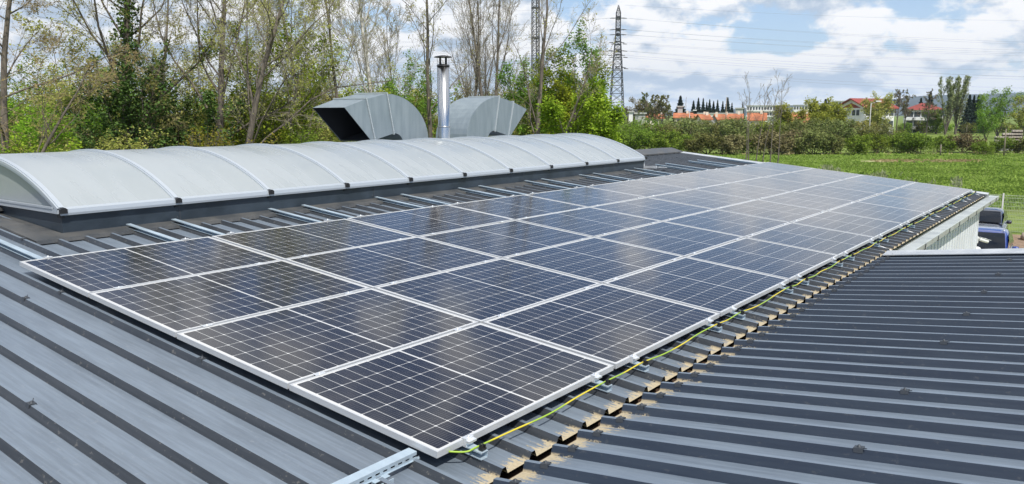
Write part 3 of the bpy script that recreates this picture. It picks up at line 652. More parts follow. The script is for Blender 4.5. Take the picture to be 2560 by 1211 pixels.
WIDE = [(17, .26, 44, .44, .15, .10, 7), (10, .12, 38, .5, .13, .03, 6), (8, .1, 38, .52, .15, .01, 5), (5, .1, 38, .55, .16, .0, 4)]
UPR = [(16, .22, 26, .40, .08, .09, 7), (8, .15, 28, .5, .10, .06, 6), (7, .1, 30, .5, .12, .05, 5), (4, .1, 32, .55, .12, .03, 4)]
bare_tree('budding_tree', 2, 29, 14, 'budding tan crowned tree at the left edge of the photo, dense with fine twigs', seed=11, r0=.19, bark='bark', twig='twigtan', bud='lbudtan', nbud=15000, bsize=.065, levels=[(16, .30, 52, .48, .11, .03, 7), (10, .12, 44, .52, .14, .02, 6), (9, .1, 40, .55, .16, .0, 5), (4, .1, 40, .6, .16, .0, 4)])
bare_tree('ivy_tree', 292, 34, 15.5, 'tall thick trunk clad in dark ivy with olive twigs, above the dark shrub', seed=12, r0=.26, bark='barkd', twig='twigol', bud='lbud', nbud=12000, bsize=.07, levels=WIDE, ivy=5200)
bare_tree('leaning_tree', -130, 27.5, 8.6, 'leaning bare pale trunk slanting up to the right among the left bushes', seed=13, r0=.13, bark='bark', twig='twigtan', nbud=900, levels=[(12, .45, 40, .42, .14, .03, 6), (8, .2, 42, .5, .16, .0, 5), (6, .1, 40, .5, .16, .0, 4)], lean=(.52, -.42))
bare_tree('slim_tree', 384, 39, 16, 'single slim bare trunk with few branches between the ivy trunk and the forked tree', seed=14, r0=.12, bark='bark', twig='twigol', nbud=900, levels=[(10, .45, 40, .22, .10, .05, 6), (7, .2, 40, .5, .12, .0, 5), (5, .1, 40, .5, .14, .0, 4)])
bare_tree('forked_tree', 530, 33, 14.5, 'thick bare tree, left one of the close pair with wide yellow budded crowns', seed=15, r0=.21, twig='twig', bud='lbud', nbud=16000, bsize=.065, levels=WIDE, lean=(.01, .02))
bare_tree('forked_tree', 566, 30.5, 13.8, 'thick bare tree, right one of the close pair with wide yellow budded crowns', seed=16, r0=.17, twig='twig', bud='lbud', nbud=16000, bsize=.065, levels=WIDE, lean=(.03, -.03))
bare_tree('upright_tree', 806, 39, 15, 'narrow upright tree with greenish buds left of the white birch, above the left cowl', seed=17, r0=.14, twig='twigol', bud='lbud', nbud=9000, levels=UPR)
bare_tree('upright_tree', 868, 37, 15.5, 'narrow upright bare tree standing directly left of the white birch', seed=18, r0=.12, twig='twigol', bud='lbud', nbud=2000, levels=UPR, lean=(-.04, .03))
bare_tree('birch_tree', 928, 41, 16.5, 'white barked birch with pale ascending branches behind the left cowl', seed=19, r0=.15, bark='birch', twig='twig', bud='lbud', nbud=2200, levels=UPR, minr=.007)
bare_tree('crooked_tree', 1088, 36, 14, 'crooked bare grey tree leaning left just behind the flue pipe', seed=20, r0=.14, twig='twig', bud='lbud', nbud=1400, levels=[(12, .35, 34, .36, .12, .07, 7), (8, .15, 34, .48, .13, .04, 6), (7, .1, 34, .5, .14, .02, 5), (3, .1, 34, .5, .14, .0, 4)], lean=(-.07, .05))
bare_tree('grey_tree', 1222, 46, 15.5, 'broad pale grey bare tree with many ascending stems right of the flue pipe', seed=21, r0=.15, twig='twig', bud='lbud', nbud=1500, levels=UPR[:3] + [(3, .1, 32, .55, .12, .03, 4)], stems=3, spread=.16, minr=.005)
bare_tree('grey_tree', 1322, 34, 13, 'straight bare grey tree left of the lattice mast and above the right cowl', seed=22, r0=.145, twig='twig', bud='lbud', nbud=700, levels=[(12, .33, 36, .40, .10, .08, 7), (7, .15, 34, .46, .12, .05, 6), (6, .1, 34, .48, .12, .03, 5), (3, .1, 34, .5, .14, .0, 4)], lean=(-.045, .03))
bare_tree('leaning_tree', 1322, 33, 8.8, 'bare pale tree leaning right across the lower lattice mast', seed=23, r0=.11, twig='twig', bud='lbud', nbud=400, levels=[(9, .5, 32, .42, .10, .08, 6), (7, .15, 34, .48, .12, .06, 5), (6, .1, 34, .5, .12, .03, 4), (3, .1, 34, .5, .14, .0, 4)], lean=(.15, -.13))
for i, (px, D, H, tw, lab) in enumerate([(650, 58, 14, 'twigol', 'distant bare tree above the tall bright green tree'), (1010, 60, 13, 'twig', 'distant bare tree between the birch and the flue pipe')]):
    bare_tree('bare_tree', px, D, H, lab, seed=40 + i, r0=.12, twig=tw, nbud=900, levels=UPR if i % 2 else WIDE, minr=.007, group='bare trees further back')

G = 'leafy trees and bushes behind the workshop'
# px, D, H, leaf, n, size, width, seed, label
for px, D, H, lf, n, sz, wd, sd, lab in [
    (95, 35, 7.2, 'lspring', 9000, .14, 1.0, 51, 'bright green bush behind the leaning trunk at the left'),
    (250, 43, 11.0, 'lolive', 9000, .15, .8, 52, 'olive green tree rising left of the ivy clad trunk'),
    (352, 33, 7.6, 'livy', 11000, .15, .85, 53, 'dark green ivy thicket below the ivy clad trunk'),
    (425, 37, 7.0, 'livy', 7000, .15, .8, 54, 'dark green bush right of the dark ivy thicket'),
    (470, 44, 9.0, 'lolive', 8000, .14, .8, 55, 'olive twiggy tree left of the forked pair'),
    (560, 40, 7.4, 'lolive', 9000, .13, 1.0, 77, 'olive leafy tree directly behind the forked pair'),
    (180, 40, 8.0, 'lolive', 9000, .13, 1.0, 78, 'olive leafy tree behind the leaning trunk'),
    (20, 42, 8.0, 'lmid', 9000, .14, 1.0, 79, 'green leafy tree behind the tan crowned tree at the left edge'),
    (715, 36, 9.4, 'lspring', 14000, .14, .80, 56, 'tall bright green tree right of the forked pair'),
    (640, 37, 6.4, 'lspring', 8000, .14, .9, 57, 'bright green bush at the foot of the tall bright green tree'),
    (815, 44, 8.0, 'lolive', 8000, .14, .9, 58, 'olive bush left of the left duct mouth'),
    (905, 50, 8.4, 'lolive', 7000, .15, .9, 59, 'olive bush behind the left duct elbow'),
    (1010, 46, 8.0, 'lmid', 8000, .15, .8, 60, 'green bush between the left duct and the flue pipe'),
    (1065, 50, 6.8, 'lolive', 6000, .15, 1.0, 61, 'olive bush directly behind the flue pipe'),
    (1240, 52, 7.6, 'lolive', 7000, .15, 1.1, 62, 'olive bush behind the right duct elbow'),
    (1330, 40, 6.9, 'lolive', 8000, .14, .9, 63, 'olive bush at the foot of the lattice mast'),
    (1385, 40, 9.0, 'lmid', 15000, .14, .70, 64, 'tall loose green tree left of the bright rounded tree'),
    (1425, 39, 7.8, 'lspring', 18000, .14, .66, 65, 'fresh green tree between the loose tree and the rounded tree'),
    (1462, 34, 6.7, 'lspring', 22000, .13, .62, 66, 'bright rounded green tree left of the pylon foot'),
    (1385, 34, 4.9, 'lolive', 6000, .12, 1.1, 67, 'low olive bush right of the right duct mouth'),
    (30, 30, 5.2, 'lolive', 7000, .12, 1.2, 68, 'low olive thicket at the left edge of the photo'),
    (155, 29, 4.6, 'lspring', 7000, .12, 1.2, 69, 'low yellowish green bush under the leaning trunk'),
    (255, 29, 4.8, 'lolive', 5000, .12, 1.2, 70, 'low olive brambles between the leaning trunk and the ivy thicket'),
    (520, 29, 5.0, 'lyellow', 3500, .10, 1.1, 71, 'yellowish twiggy shrub left of the forked trunks'),
    (612, 29, 4.7, 'lyellow', 3500, .10, 1.1, 72, 'yellowish twiggy shrub right of the forked trunks'),
    (780, 33, 5.2, 'lmid', 7000, .12, 1.1, 73, 'low green bush below the left duct mouth'),
    (700, 30, 4.7, 'lmid', 6000, .12, 1.1, 74, 'low dark green bush under the tall bright green tree'),
    (860, 38, 5.6, 'lolive', 6000, .13, 1.1, 75, 'low olive bush hidden partly by the left duct'),
    (965, 40, 5.4, 'lmid', 6000, .13, 1.1, 76, 'low green bush seen between the left duct and the skylight')]:
    leafy('leafy_tree' if H > 6 else 'bush', px, D, H, lab, 'tree' if H > 6 else 'bush', G, sd, lf, int(n * 1.5), sz * .92, 6, .30, width=wd, bark='barkd' if lf in ('livy',) else 'bark')
# woodland edge further back, filling the gaps
for i, px in enumerate(range(-60, 1560, 118)):
    lf = ('lolive', 'lmid', 'lhedge')[i % 3]
    leafy('tree', px, 66 + (i * 13) % 17, 6.6 + (i * 7) % 5 * .5, f'hazy {("olive", "green", "brownish")[i % 3]} tree of the woodland edge, {ORD[i]} from the left', 'tree', 'trees of the woodland edge', 80 + i % 3, lf, 6500, .24, 5, .30, width=1.15, var=('far', i % 3), sig=.2)

# ------------------------------------------------------------------ hedge along the far side of the meadow
hrng = random.Random(5)
def row(y0, n, xa, xb, D, H, kinds, what, group):
    k = {}
    for i in range(n):
        px = xa + (xb - xa) * (i + .5) / n + hrng.uniform(-8, 8); lf = kinds[i % len(kinds)] if isinstance(kinds, tuple) else kinds(px)
        colr = {'lmid': 'green', 'lhedge': 'olive', 'lbrown': 'brown', 'lspring': 'bright green', 'lyellow': 'yellow green', 'lolive': 'olive'}[lf]
        leafy('hedge_shrub', px, D * hrng.uniform(.97, 1.04), H * hrng.uniform(.85, 1.15) * (.70 if y0 == 0 and px > 2430 else 1), f'{colr} shrub in the {what}, {ORD[i] if i < 20 else str(i + 1) + "th"} from its left end', 'shrub', group, 90, lf, 3600, .30, 7, .42, [(9, .08, 52, .6, .14, .04, 5), (7, .15, 45, .6, .16, .0, 4), (4, .15, 45, .6, .16, .0, 3)], .16, 'twigbr', .05, 1.5, var=('row', lf, what))
row(0, 20, 1530, 2600, 118, 2.7, lambda p: 'lmid' if p < 1720 else 'lhedge' if p < 1820 else 'lbrown' if p < 2050 and hrng.random() < .35 else 'lmid' if 2230 < p < 2400 or hrng.random() < .3 else 'lbrown' if hrng.random() < .35 else 'lhedge', 'low hedge bordering the meadow', 'shrubs of the low hedge')
row(1, 16, 1520, 2240, 150, 4.1, lambda p: 'lhedge' if hrng.random() < .6 else 'lmid' if p < 2000 else 'lolive', 'taller hedge behind the meadow', 'shrubs of the taller hedge')
row(2, 7, 2230, 2600, 245, 3.0, ('lmid', 'lhedge', 'lspring', 'lhedge'), 'bushes before the apartment blocks', 'bushes by the apartment blocks')
row(3, 12, 1540, 2120, 190, 3.5, ('lhedge', 'lolive'), 'garden thicket before the orange roofs', 'thicket before the houses')
for px, D, H, lf, wd, lab in [(1960, 158, 7.6, 'lyellow', 1.0, 'yellow green willow left of the orange roofed house'), (2050, 175, 9.0, 'lyellow', 1.05, 'yellow green willow left of the gabled apartment block'), (2085, 165, 7.4, 'lyellow', .9, 'smaller yellow green willow at the foot of the gabled apartment block'), (2200, 190, 10.6, 'lolive', .9, 'olive tree before the balconies of the gabled apartment block'),
                              (2500, 205, 12.2, 'lmid', 1.0, 'large round green tree near the right edge before the hills'), (2555, 190, 10.4, 'lolive', 1.0, 'round olive tree at the right edge above the beam stacks'), (2470, 180, 7.0, 'lmid', 1.0, 'smaller bright green tree in front of the large round one'), (2345, 240, 7.5, 'lmid', .9, 'green tree right of the second apartment block'), (1590, 240, 10.0, 'lbrown', 1.0, 'brownish budding tree right of the pylon foot'), (1630, 260, 10.0, 'lbrown', .9, 'brownish tree left of the sparse pines')]:
    leafy('garden_tree', px, D, H, lab, 'tree', None, 95 + int(px) % 3, lf, 5000, .42, 4, .32, None, .3, 'bark', .16, wd, var=('gt', lf, int(px) % 3))
# poplars
for i, (px, D, H, lab) in enumerate([(2366, 232, 17.6, 'left of the two tall slender poplars beside the second apartment block'), (2392, 236, 18.0, 'right of the two tall slender poplars beside the second apartment block')]):
    leafy('poplar_tree', px, D, H, lab, 'tree', 'tall poplars', 97, 'lpop', 6500, .40, 5, .07, [(16, .12, 16, .34, .07, .16, 6), (7, .1, 18, .5, .08, .12, 5), (5, .1, 20, .5, .1, .1, 4)], .12, 'bark', .2, 1.0, var=('pop', 1))
# conifers in the town
crng = np.random.default_rng(9)
def conifer_mesh(H=1.0):
    n = 4200; t = crng.uniform(.05, 1, n) ** 1.25; a = crng.uniform(0, 2 * np.pi, n); tier = .55 + .45 * np.abs(np.sin(t * 38))
    r = (1 - t) * .25 * tier * crng.uniform(.3, 1, n) ** .5; C = np.c_[r * np.cos(a), r * np.sin(a), t * H - r * .25]
    return leaves('crown', crng, C, .038, .8)
con = conifer_mesh(); con.materials.append(M['lcon']); tm = MB(); tm.tube([(0, 0, 0), (0, 0, .9)], [.018, .004], 6); tmm = tm.mesh('trunk'); tmm.materials.append(M['barkd'])
for i, (px, D, yt, w_) in enumerate([(1700, 300, 241, 1.25), (1733, 340, 253, .95), (1745, 350, 246, .8), (1757, 345, 247, .7), (1766, 350, 256, .7), (1773, 340, 250, .8), (1783, 345, 254, .8), (1793, 350, 251, .7), (1806, 340, 254, .7), (1818, 330, 245, .9), (1829, 360, 258, .7), (1856, 400, 256, .6), (2062, 300, 249, 1.3), (2082, 320, 262, 1.1), (2421, 250, 238, 1.0), (2432, 255, 240, .9), (2443, 250, 240, 1.0), (2323, 290, 230, .9), (2300, 280, 246, 1.0)]):
    H = (287 - yt) / CF * D + 5.68; p = ground_at(px, D)
    lab = 'broad dark conifer, biggest of those above the orange roofs' if i == 0 else f'dark conifer of the row above the orange roofs, {ORD[i - 1]} after the biggest one' if i < 12 else ['dark conifer before the white tower block', 'small dark conifer left of the gabled apartment block', 'dark conifer right of the poplars, left one of three', 'dark conifer right of the poplars, middle one of three', 'dark conifer right of the poplars, right one of three', 'dark conifer behind the second apartment block, pointed', 'dark conifer left of the pointed one behind the second apartment block'][i - 12]
    t_ = empty('conifer_tree', Matrix.Translation(p) @ Matrix.Diagonal((H * w_ * 1.35, H * w_ * 1.35, H, 1)), lab, 'tree', 'dark conifers in the town'); link('trunk', tmm, None, t_); link('crown', con, None, t_)
# sparse pines and bare trees among the houses
for i, (px, D, yt, lab) in enumerate([(1625, 215, 241, 'first of four sparse trees left of the orange roofs'), (1643, 220, 244, 'second of four sparse trees left of the orange roofs'), (1658, 215, 242, 'third of four sparse trees left of the orange roofs'), (1675, 225, 244, 'last of four sparse trees left of the orange roofs'), (2245, 235, 230, 'dark bare tree left of the second apartment block'), (2262, 228, 236, 'dark bare tree overlapping the left end of the second apartment block'), (2318, 222, 236, 'dark bare tree standing before the second red roof'), (2232, 240, 234, 'dark bare tree right of the gabled apartment block')]):
    H = (287 - yt) / CF * D + 5.68
    bare_tree('sparse_tree', px, D, H, lab, 'tree', 'sparse trees among the houses', 60 + i, .22, 'barkd', 'twigbr', 'lhedge', 700 if i < 4 else 150, .45, [(14, .35, 46, .34, .12, .03, 6), (8, .15, 42, .5, .14, .0, 5), (5, .1, 40, .5, .14, .0, 4), (3, .1, 40, .5, .14, .0, 3)], minr=.035)
# slender saplings on the meadow
for i, (px, yb, yt, ln, lab) in enumerate([(1868, 414, 262, (.02, 0), 'thin sapling leftmost of the clump on the meadow'), (1877, 416, 216, (-.03, .02), 'tall sapling with forked top, second of the clump on the meadow'), (1895, 414, 232, (.05, -.03), 'sapling third from the left in the meadow clump'), (1912, 416, 240, (-.05, .04), 'sapling fourth from the left in the meadow clump'), (1931, 416, 214, (.02, -.02), 'tall sapling with knobbly branch ends in the meadow clump'), (1950, 413, 228, (.06, -.05), 'sapling leaning right at the right side of the meadow clump')]):
    D = 5.68 * CF / (yb - 287); H = (yb - yt) / CF * D
    bare_tree('sapling', px, D, H, lab, 'tree', 'slender saplings on the meadow', 70 + i, .075, 'bark', 'twig', 'lbud', 0, .09, [(6, .45, 30, .50, .07, .05, 6), (4, .25, 30, .42, .1, .04, 5), (2, .2, 30, .5, .1, .03, 4), (2, .1, 30, .4, .1, .0, 3)], lean=ln, minr=.011)

# ------------------------------------------------------------------ meadow grass and weeds
def tufts(name, n, m, xr, size, hgt, dens=None, seed=1, label=None):
    rng = np.random.default_rng(seed); D = np.exp(rng.uniform(np.log(48), np.log(118), n)); px = rng.uniform(xr[0], xr[1], n)
    c = np.array([at(a, 287, d) for a, d in zip(px, D)]); c[:, 2] = GZ
    if dens is not None:
        keep = dens(px, D, rng); c = c[keep]; D = D[keep]
    n = len(c); a = rng.uniform(0, np.pi, n); w_ = size * rng.uniform(.5, 1.5, n); h = hgt * rng.uniform(.4, 1.4, n); d = np.c_[np.cos(a), np.sin(a), np.zeros(n)]
    ln = rng.normal(0, .3, (n, 3)); ln[:, 2] = 1; up = ln * h[:, None]
    V = np.stack([c - d * w_[:, None] * .3, c + d * w_[:, None] * .3, c + d * w_[:, None] * .5 + up * .7, c + up, c - d * w_[:, None] * .5 + up * .6], 1).reshape(-1, 3)
    me = np_mesh(name, V, np.arange(5 * n).reshape(n, 5)); o = link(name, me, M[m]); tag(o, label, None, None, 'stuff'); return o
tufts('grass', 60000, 'lgrass', (1640, 2640), .16, .13, lambda p, D, r: (np.abs(D - 98.7) > 2.6) | (np.abs(p - 2310) > 150), 1)
tufts('tall_grass', 9000, 'lgrass', (1640, 2640), .22, .26, lambda p, D, r: (np.sin(p * .012 + D * .11) + np.sin(p * .031 - D * .2)) > .35, 2)
tufts('pale_weeds', 16000, 'lweed', (1880, 2420), .12, .34, lambda p, D, r: (np.abs(D - 86 + (p - 1900) * .05) < 5 + 5 * np.sin(p * .04)) & (np.sin(p * .055) + r.normal(0, .4, len(p)) > .1), 3)
tufts('dry_grass', 60000, 'ldry', (2160, 2560), .35, .12, lambda p, D, r: (np.abs(D - 99) < 4.0 * r.uniform(.2, 1, len(p))) & (np.abs(p - 2330) < 150 * r.uniform(.3, 1, len(p))), 4)
tufts('hedge_foot_grass', 7000, 'ldry', (1560, 2640), .12, .28, lambda p, D, r: D > 113.5, 6)

# ------------------------------------------------------------------ pylon, power lines, lattice mast
def lattice(mb, w0, w1, z0, z1, n, r, ratio=None):
    """four legged lattice from half width w0 at z0 to w1 at z1"""
    zs = [z0 + (z1 - z0) * (1 - (1 - i / n) ** (ratio or 1)) for i in range(n + 1)]
    W_ = [w0 + (w1 - w0) * (z - z0) / (z1 - z0) for z in zs]
    cs = [(-1, -1), (1, -1), (1, 1), (-1, 1)]
    for i in range(n):
        for j in range(4):
            a, b = cs[j], cs[(j + 1) % 4]
            A0 = (a[0] * W_[i], a[1] * W_[i], zs[i]); A1 = (a[0] * W_[i + 1], a[1] * W_[i + 1], zs[i + 1]); B0 = (b[0] * W_[i], b[1] * W_[i], zs[i]); B1 = (b[0] * W_[i + 1], b[1] * W_[i + 1], zs[i + 1])
            mb.bar(A0, A1, r * 1.7); mb.bar(A0, B1, r); mb.bar(B0, A1, r); mb.bar(A1, B1, r)
PD = 300.0
pp = at(1541, 287, PD); yaw = math.atan2(CW[1][2], CW[0][2])
PM = Matrix.Translation((pp[0], pp[1], GZ)) @ Matrix.Rotation(yaw, 4, 'Z')     # local x away from the camera, local y to the left
pyl = empty('power_pylon', PM, 'tall dark lattice power pylon standing against the clouds', 'pylon')
def pz(y): return 5.68 + (287 - y) / CF * PD
mb = MB(); lattice(mb, 2.85, 1.45, 0, pz(152), 9, .12, 1.25); lattice(mb, 1.45, .82, pz(152), pz(92), 7, .10); lattice(mb, .82, .75, pz(92), pz(40), 7, .09)
lattice(mb, .75, .05, pz(40), pz(22), 3, .09); mb.build('lattice_body', M['lattice'], pyl)
levels = [50, 55, 78, 82, 90, 94, 109, 116, 129, 133, 140, 148, 170, 175]
for i, y in enumerate(levels):
    arm = MB(); arm.bar((-3.4 if i % 2 else 3.4, 0, pz(y)), (0, 0, pz(y)), .34, .3); arm.box((-1.0, -.9, pz(y) - .14), (1.0, .9, pz(y) + .14)); xo = -3.2 if i % 2 else 3.2
    a = arm.build('cross_arm', M['lattice'], pyl)
    hw = 1.1 + max(0, (y - 92)) * .011
    for s in (-1, 1):
        q = MB(); q.tube([(xo, s * hw, pz(y)), (xo, s * (hw + 1.5), pz(y) - .1)], [.16, .13], 6); q.build('insulator', M['insul'], a)
right_end = {50: 114, 55: 120, 78: 132, 82: 139, 90: 141, 94: 146, 109: 159, 116: 162, 129: 182, 133: 199, 140: 196, 148: 203, 170: 224, 175: 236}
def wire(y0, y1, side, xo, i, lab):
    p0 = PM @ Vector((xo, -side * 2.4, pz(y0))); pe = at(2680 if side > 0 else 260, 287, 330); z1 = 1.18 + (287 - y1) / CF * 330
    pts = []
    for k in range(25):
        t = k / 24; z = p0.z + (z1 - p0.z) * t - 2.4 * 4 * t * (1 - t) * .55; pts.append((p0.x + (pe[0] - p0.x) * t, p0.y + (pe[1] - p0.y) * t, z))
    o = MB(); o.tube(pts, .022, 4); tag(o.build('power_line', M['wire']), lab, 'power line', 'power lines strung from the pylon')
for s, nm in ((1, 'right'), (-1, 'left')):
    wire(22, 60 if s > 0 else 70, s, 0, 0, f'thin earth wire running {nm} from the very top of the pylon')
    for i, y in enumerate(levels):
        wire(y, right_end[y], s, -3.2 if i % 2 else 3.2, i, f'power line running {nm} from the pylon, {ORD[i]} below its tip')
mp = at(1338, 287, 88)
mast = empty('lattice_mast', Matrix.Translation((mp[0], mp[1], GZ)) @ Matrix.Rotation(yaw + .2, 4, 'Z'), 'slender dark lattice mast rising out of the frame above the grey trees', 'mast')
mb = MB(); lattice(mb, .36, .36, 0, 26, 52, .030); mb.build('lattice_body', M['lattice'], mast)
for y in (-44, 28, 100, 172, 230):
    z = 5.68 + (287 - y) / CF * 88; c = MB(); c.box((-.40, -.40, z - .07), (.40, .40, z + .07)); c.build('collar', M['lattice'], mast)
lad = MB(); lad.bar((-.1, -.1, 0), (-.1, -.1, 26), .05); lad.bar((.12, -.1, 0), (.12, -.1, 26), .05)
for k in range(60): lad.bar((-.1, -.1, .4 + k * .42), (.12, -.1, .4 + k * .42), .025)
lad.build('ladder', M['lattice'], mast)

# ------------------------------------------------------------------ town
def frame_at(px, D, turn=0.0):
    p = ground_at(px, D); r = CW @ np.array([(px - 1280) / CF, 0, 1.0]); a = math.atan2(r[1], r[0])
    return Matrix.Translation(p) @ Matrix.Rotation(a - math.pi / 2 + turn, 4, 'Z')     # local x to the right, y away
def house(name, px, D, wpx, ytop, yeave, label, roof='tile', wall='render', depth=8, turn=0.0, gable=False, wins=2, cat='house', group=None, overhang=.5):
    Wd = wpx / CF * D; zt = 5.68 + (287 - ytop) / CF * D; ze = 5.68 + (287 - yeave) / CF * D
    root = empty(name, frame_at(px, D, turn), label, cat, group); h = Wd / 2; o = overhang
    mb = MB(); mb.box((-h, 0, 0), (h, depth, ze))
    if gable: mb.add([(-h, 0, ze), (h, 0, ze), (0, 0, zt), (-h, depth, ze), (h, depth, ze), (0, depth, zt)], [(0, 1, 2), (5, 4, 3)])
    else: mb.add([(-h, 0, ze), (-h, depth, ze), (-h, depth / 2, zt), (h, 0, ze), (h, depth, ze), (h, depth / 2, zt)], [(0, 2, 1), (3, 4, 5)])
    mb.build('wall', M[wall], root); rf = MB(); t = .22
    if gable:
        s = (zt - ze) / h
        rf.prism([(-h - o, ze - s * o), (0, zt), (h + o, ze - s * o), (h + o, ze - s * o + t), (0, zt + t), (-h - o, ze - s * o + t)], 'y', -o, depth + o)
    else:
        s = (zt - ze) / (depth / 2); rf.prism([(-o, ze - s * o), (depth / 2, zt), (depth + o, ze - s * o), (depth + o, ze - s * o + t), (depth / 2, zt + t), (-o, ze - s * o + t)], 'x', -h - o, h + o)
    r = rf.build('roof', M[roof], root)
    if name == 'house': c = MB(); c.box((h * .35, depth * .4, zt - .6), (h * .35 + .7, depth * .4 + .7, zt + .9)); c.build('chimney', M['render'], r)
    for k in range(wins):
        x = -h + 2 * h * (k + .5) / wins; w = MB(); w.box((x - .5, -.03, ze - 1.9), (x + .5, .02, ze - .6)); w.build('window', M['winglass'], root)
    return root
g = 'orange roofed houses'
for a in [('house', 1628, 255, 26, 283, 293, 'low orange roofed house at the left end of the row, behind sparse trees'), ('house', 1647, 235, 24, 287, 296, 'small cream house with orange roof under the ivy covered trunk'), ('house', 1708, 255, 42, 284, 294, 'orange roofed house left of centre, half hidden by the hedge top'), ('house', 1752, 240, 36, 287, 297, 'cream house with orange hipped roof and dark doorway, middle of the row')]: house(*a, group=g)
house('house', 1768, 225, 22, 288, 299, 'orange roofed wing beside the dark grey gable', group=g, wins=1, turn=.25)
house('house', 1785, 232, 18, 288, 302, 'grey gabled house end among the orange roofs', roof='tile', wall='rgrey', gable=True, group=g, wins=0)
for a in [('house', 1807, 245, 34, 287, 299, 'orange roofed house right of the grey gable'), ('house', 1838, 250, 34, 286, 297, 'orange roofed house behind the green hedge, left of the saplings'), ('house', 1893, 235, 40, 284, 300, 'orange roofed house seen through the meadow saplings')]: house(*a, group=g)
house('house', 2004, 190, 40, 284, 307, 'large bright orange roofed house between the yellow willows', group=g, wins=2, depth=11)
house('house', 1958, 200, 30, 288, 304, 'grey gabled house left of the large orange roof', wall='rgrey', gable=True, group=g, wins=0)
def slab(name, px, D, wpx, ytop, ybot_floor, label, floors, wall='rwhite', depth=14, turn=0.0, bays=10, balcony=False):
    Wd = wpx / CF * D; H = 5.68 + (287 - ytop) / CF * D; root = empty(name, frame_at(px, D, turn), label, 'building', None); h = Wd / 2
    mb = MB(); mb.box((-h, 0, 0), (h, depth, H)); mb.build('wall', M[wall], root)
    rf = MB(); rf.box((-h - .4, -.4, H), (h + .4, depth + .4, H + .35)); rf.build('roof', M['conc'], root)
    fh = 2.9
    for f in range(floors):
        z = H - .5 - f * fh
        for k in range(bays):
            x0 = -h + Wd * (k + .18) / bays; x1 = -h + Wd * (k + .82) / bays; w = MB(); w.box((x0, -.05, z - 1.6), (x1, .02, z - .1)); w.build('window', M['winglass'], root)
        if balcony: b = MB(); b.box((-h, -1.1, z - 2.4), (h, -.06, z - 1.65)); b.build('balcony', M['rwhite'], root)
    return root
slab('long_building', 1916, 430, 96, 265, 0, 'long low white block with banded windows, behind the saplings', 2, bays=14, balcony=True)
slab('long_building', 2000, 420, 32, 264, 0, 'white block with big windows left of the tall willow', 2, bays=5)
slab('long_building', 2038, 400, 34, 263, 0, 'white block with dark balconies right behind the willow', 2, bays=5, balcony=True)
slab('tower_block', 2016, 520, 12, 257, 0, 'small cream rooftop block above the white blocks', 1, 'render', bays=2)
slab('tower_block', 2098, 520, 30, 254, 0, 'bright white block right of the domed conifer', 1, bays=3)
slab('tower_block', 2132, 530, 40, 255, 0, 'cream white block furthest right of the far white blocks', 1, 'render', bays=4)
slab('warehouse', 1788, 320, 84, 284.5, 0, 'long flat white warehouse behind the orange roofs', 0, bays=0)
slab('shed', 1601, 215, 24, 285, 0, 'pale grey shed right of the pylon foot', 0, 'conc', depth=8, bays=0)
slab('shed', 1577, 230, 10, 281, 0, 'small white shed directly right of the pylon foot', 0, depth=5, bays=0)
slab('silo_tower', 1700, 262, 12, 268, 0, 'narrow striped concrete tower above the orange roofs', 0, 'conc', depth=6, bays=0)
slab('silo_tower', 1848, 300, 18, 272, 0, 'low pale concrete tower left of the meadow saplings', 0, 'conc', depth=6, bays=0)
# gabled apartment block, seen on the corner
def apartment(px, D, label, wl, wg, H, roofh, turn, floors=3, hip=False):
    root = empty('apartment_block', frame_at(px, D, turn), label, 'building')
    mb = MB(); mb.box((0, 0, 0), (wl, wg, H))
    if not hip: mb.add([(0, 0, H), (0, wg, H), (0, wg / 2, H + roofh)], [(0, 2, 1)])
    mb.build('wall', M['rwhite'], root)
    o = .8; rf = MB(); s = roofh / (wg / 2)
    if hip: rf.add([(-o, -o, H), (wl + o, -o, H), (wl + o, wg + o, H), (-o, wg + o, H), (wg / 2, wg / 2, H + roofh), (wl - wg / 2, wg / 2, H + roofh)], [(0, 1, 5, 4), (2, 3, 4, 5), (1, 2, 5), (3, 0, 4), (3, 2, 1, 0)])
    else: rf.prism([(-o, H - s * o), (wg / 2, H + roofh), (wg + o, H - s * o), (wg + o, H - s * o + .3), (wg / 2, H + roofh + .3), (-o, H - s * o + .3)], 'x', -o, wl + o)
    rf.build('roof', M['redtile'], root)
    if not hip:
        gp = MB(); gp.add([(-.06, 1.2, H - .2), (-.06, wg - 1.2, H - .2), (-.06, wg / 2, H + roofh - .9)], [(0, 2, 1)]); gp.build('gable_cladding', M['redtile'], root)
    for f in range(floors):
        z = H - .7 - 2.8 * f
        for k in range(5):
            x = wl * (k + .5) / 5
            w = MB(); w.box((x - .9, -.06, z - 1.5), (x + .9, .02, z)); w.build('window', M['winglass'], root)
            if k in (0, 1, 3): b = MB(); b.box((x - 1.6, -1.3, z - 2.5), (x + 1.6, -.07, z - 1.7)); b.build('balcony', M['rwhite'], root)
        for y in ((wg * .25, wg * .40) if not hip else (wg * .5,)):
            w = MB(); w.box((-.06, y - .45, z - 1.4), (.02, y + .45, z)); w.build('window', M['winglass'], root)
    return root
apartment(2162, 205, 'white apartment block with dark red gable roof, left one of two', 12, 8.2, 7.6, 2.0, .95)
apartment(2266, 258, 'white apartment block with hipped dark red roof, right one of two', 10.5, 9, 7.2, 2.2, .10, hip=True)
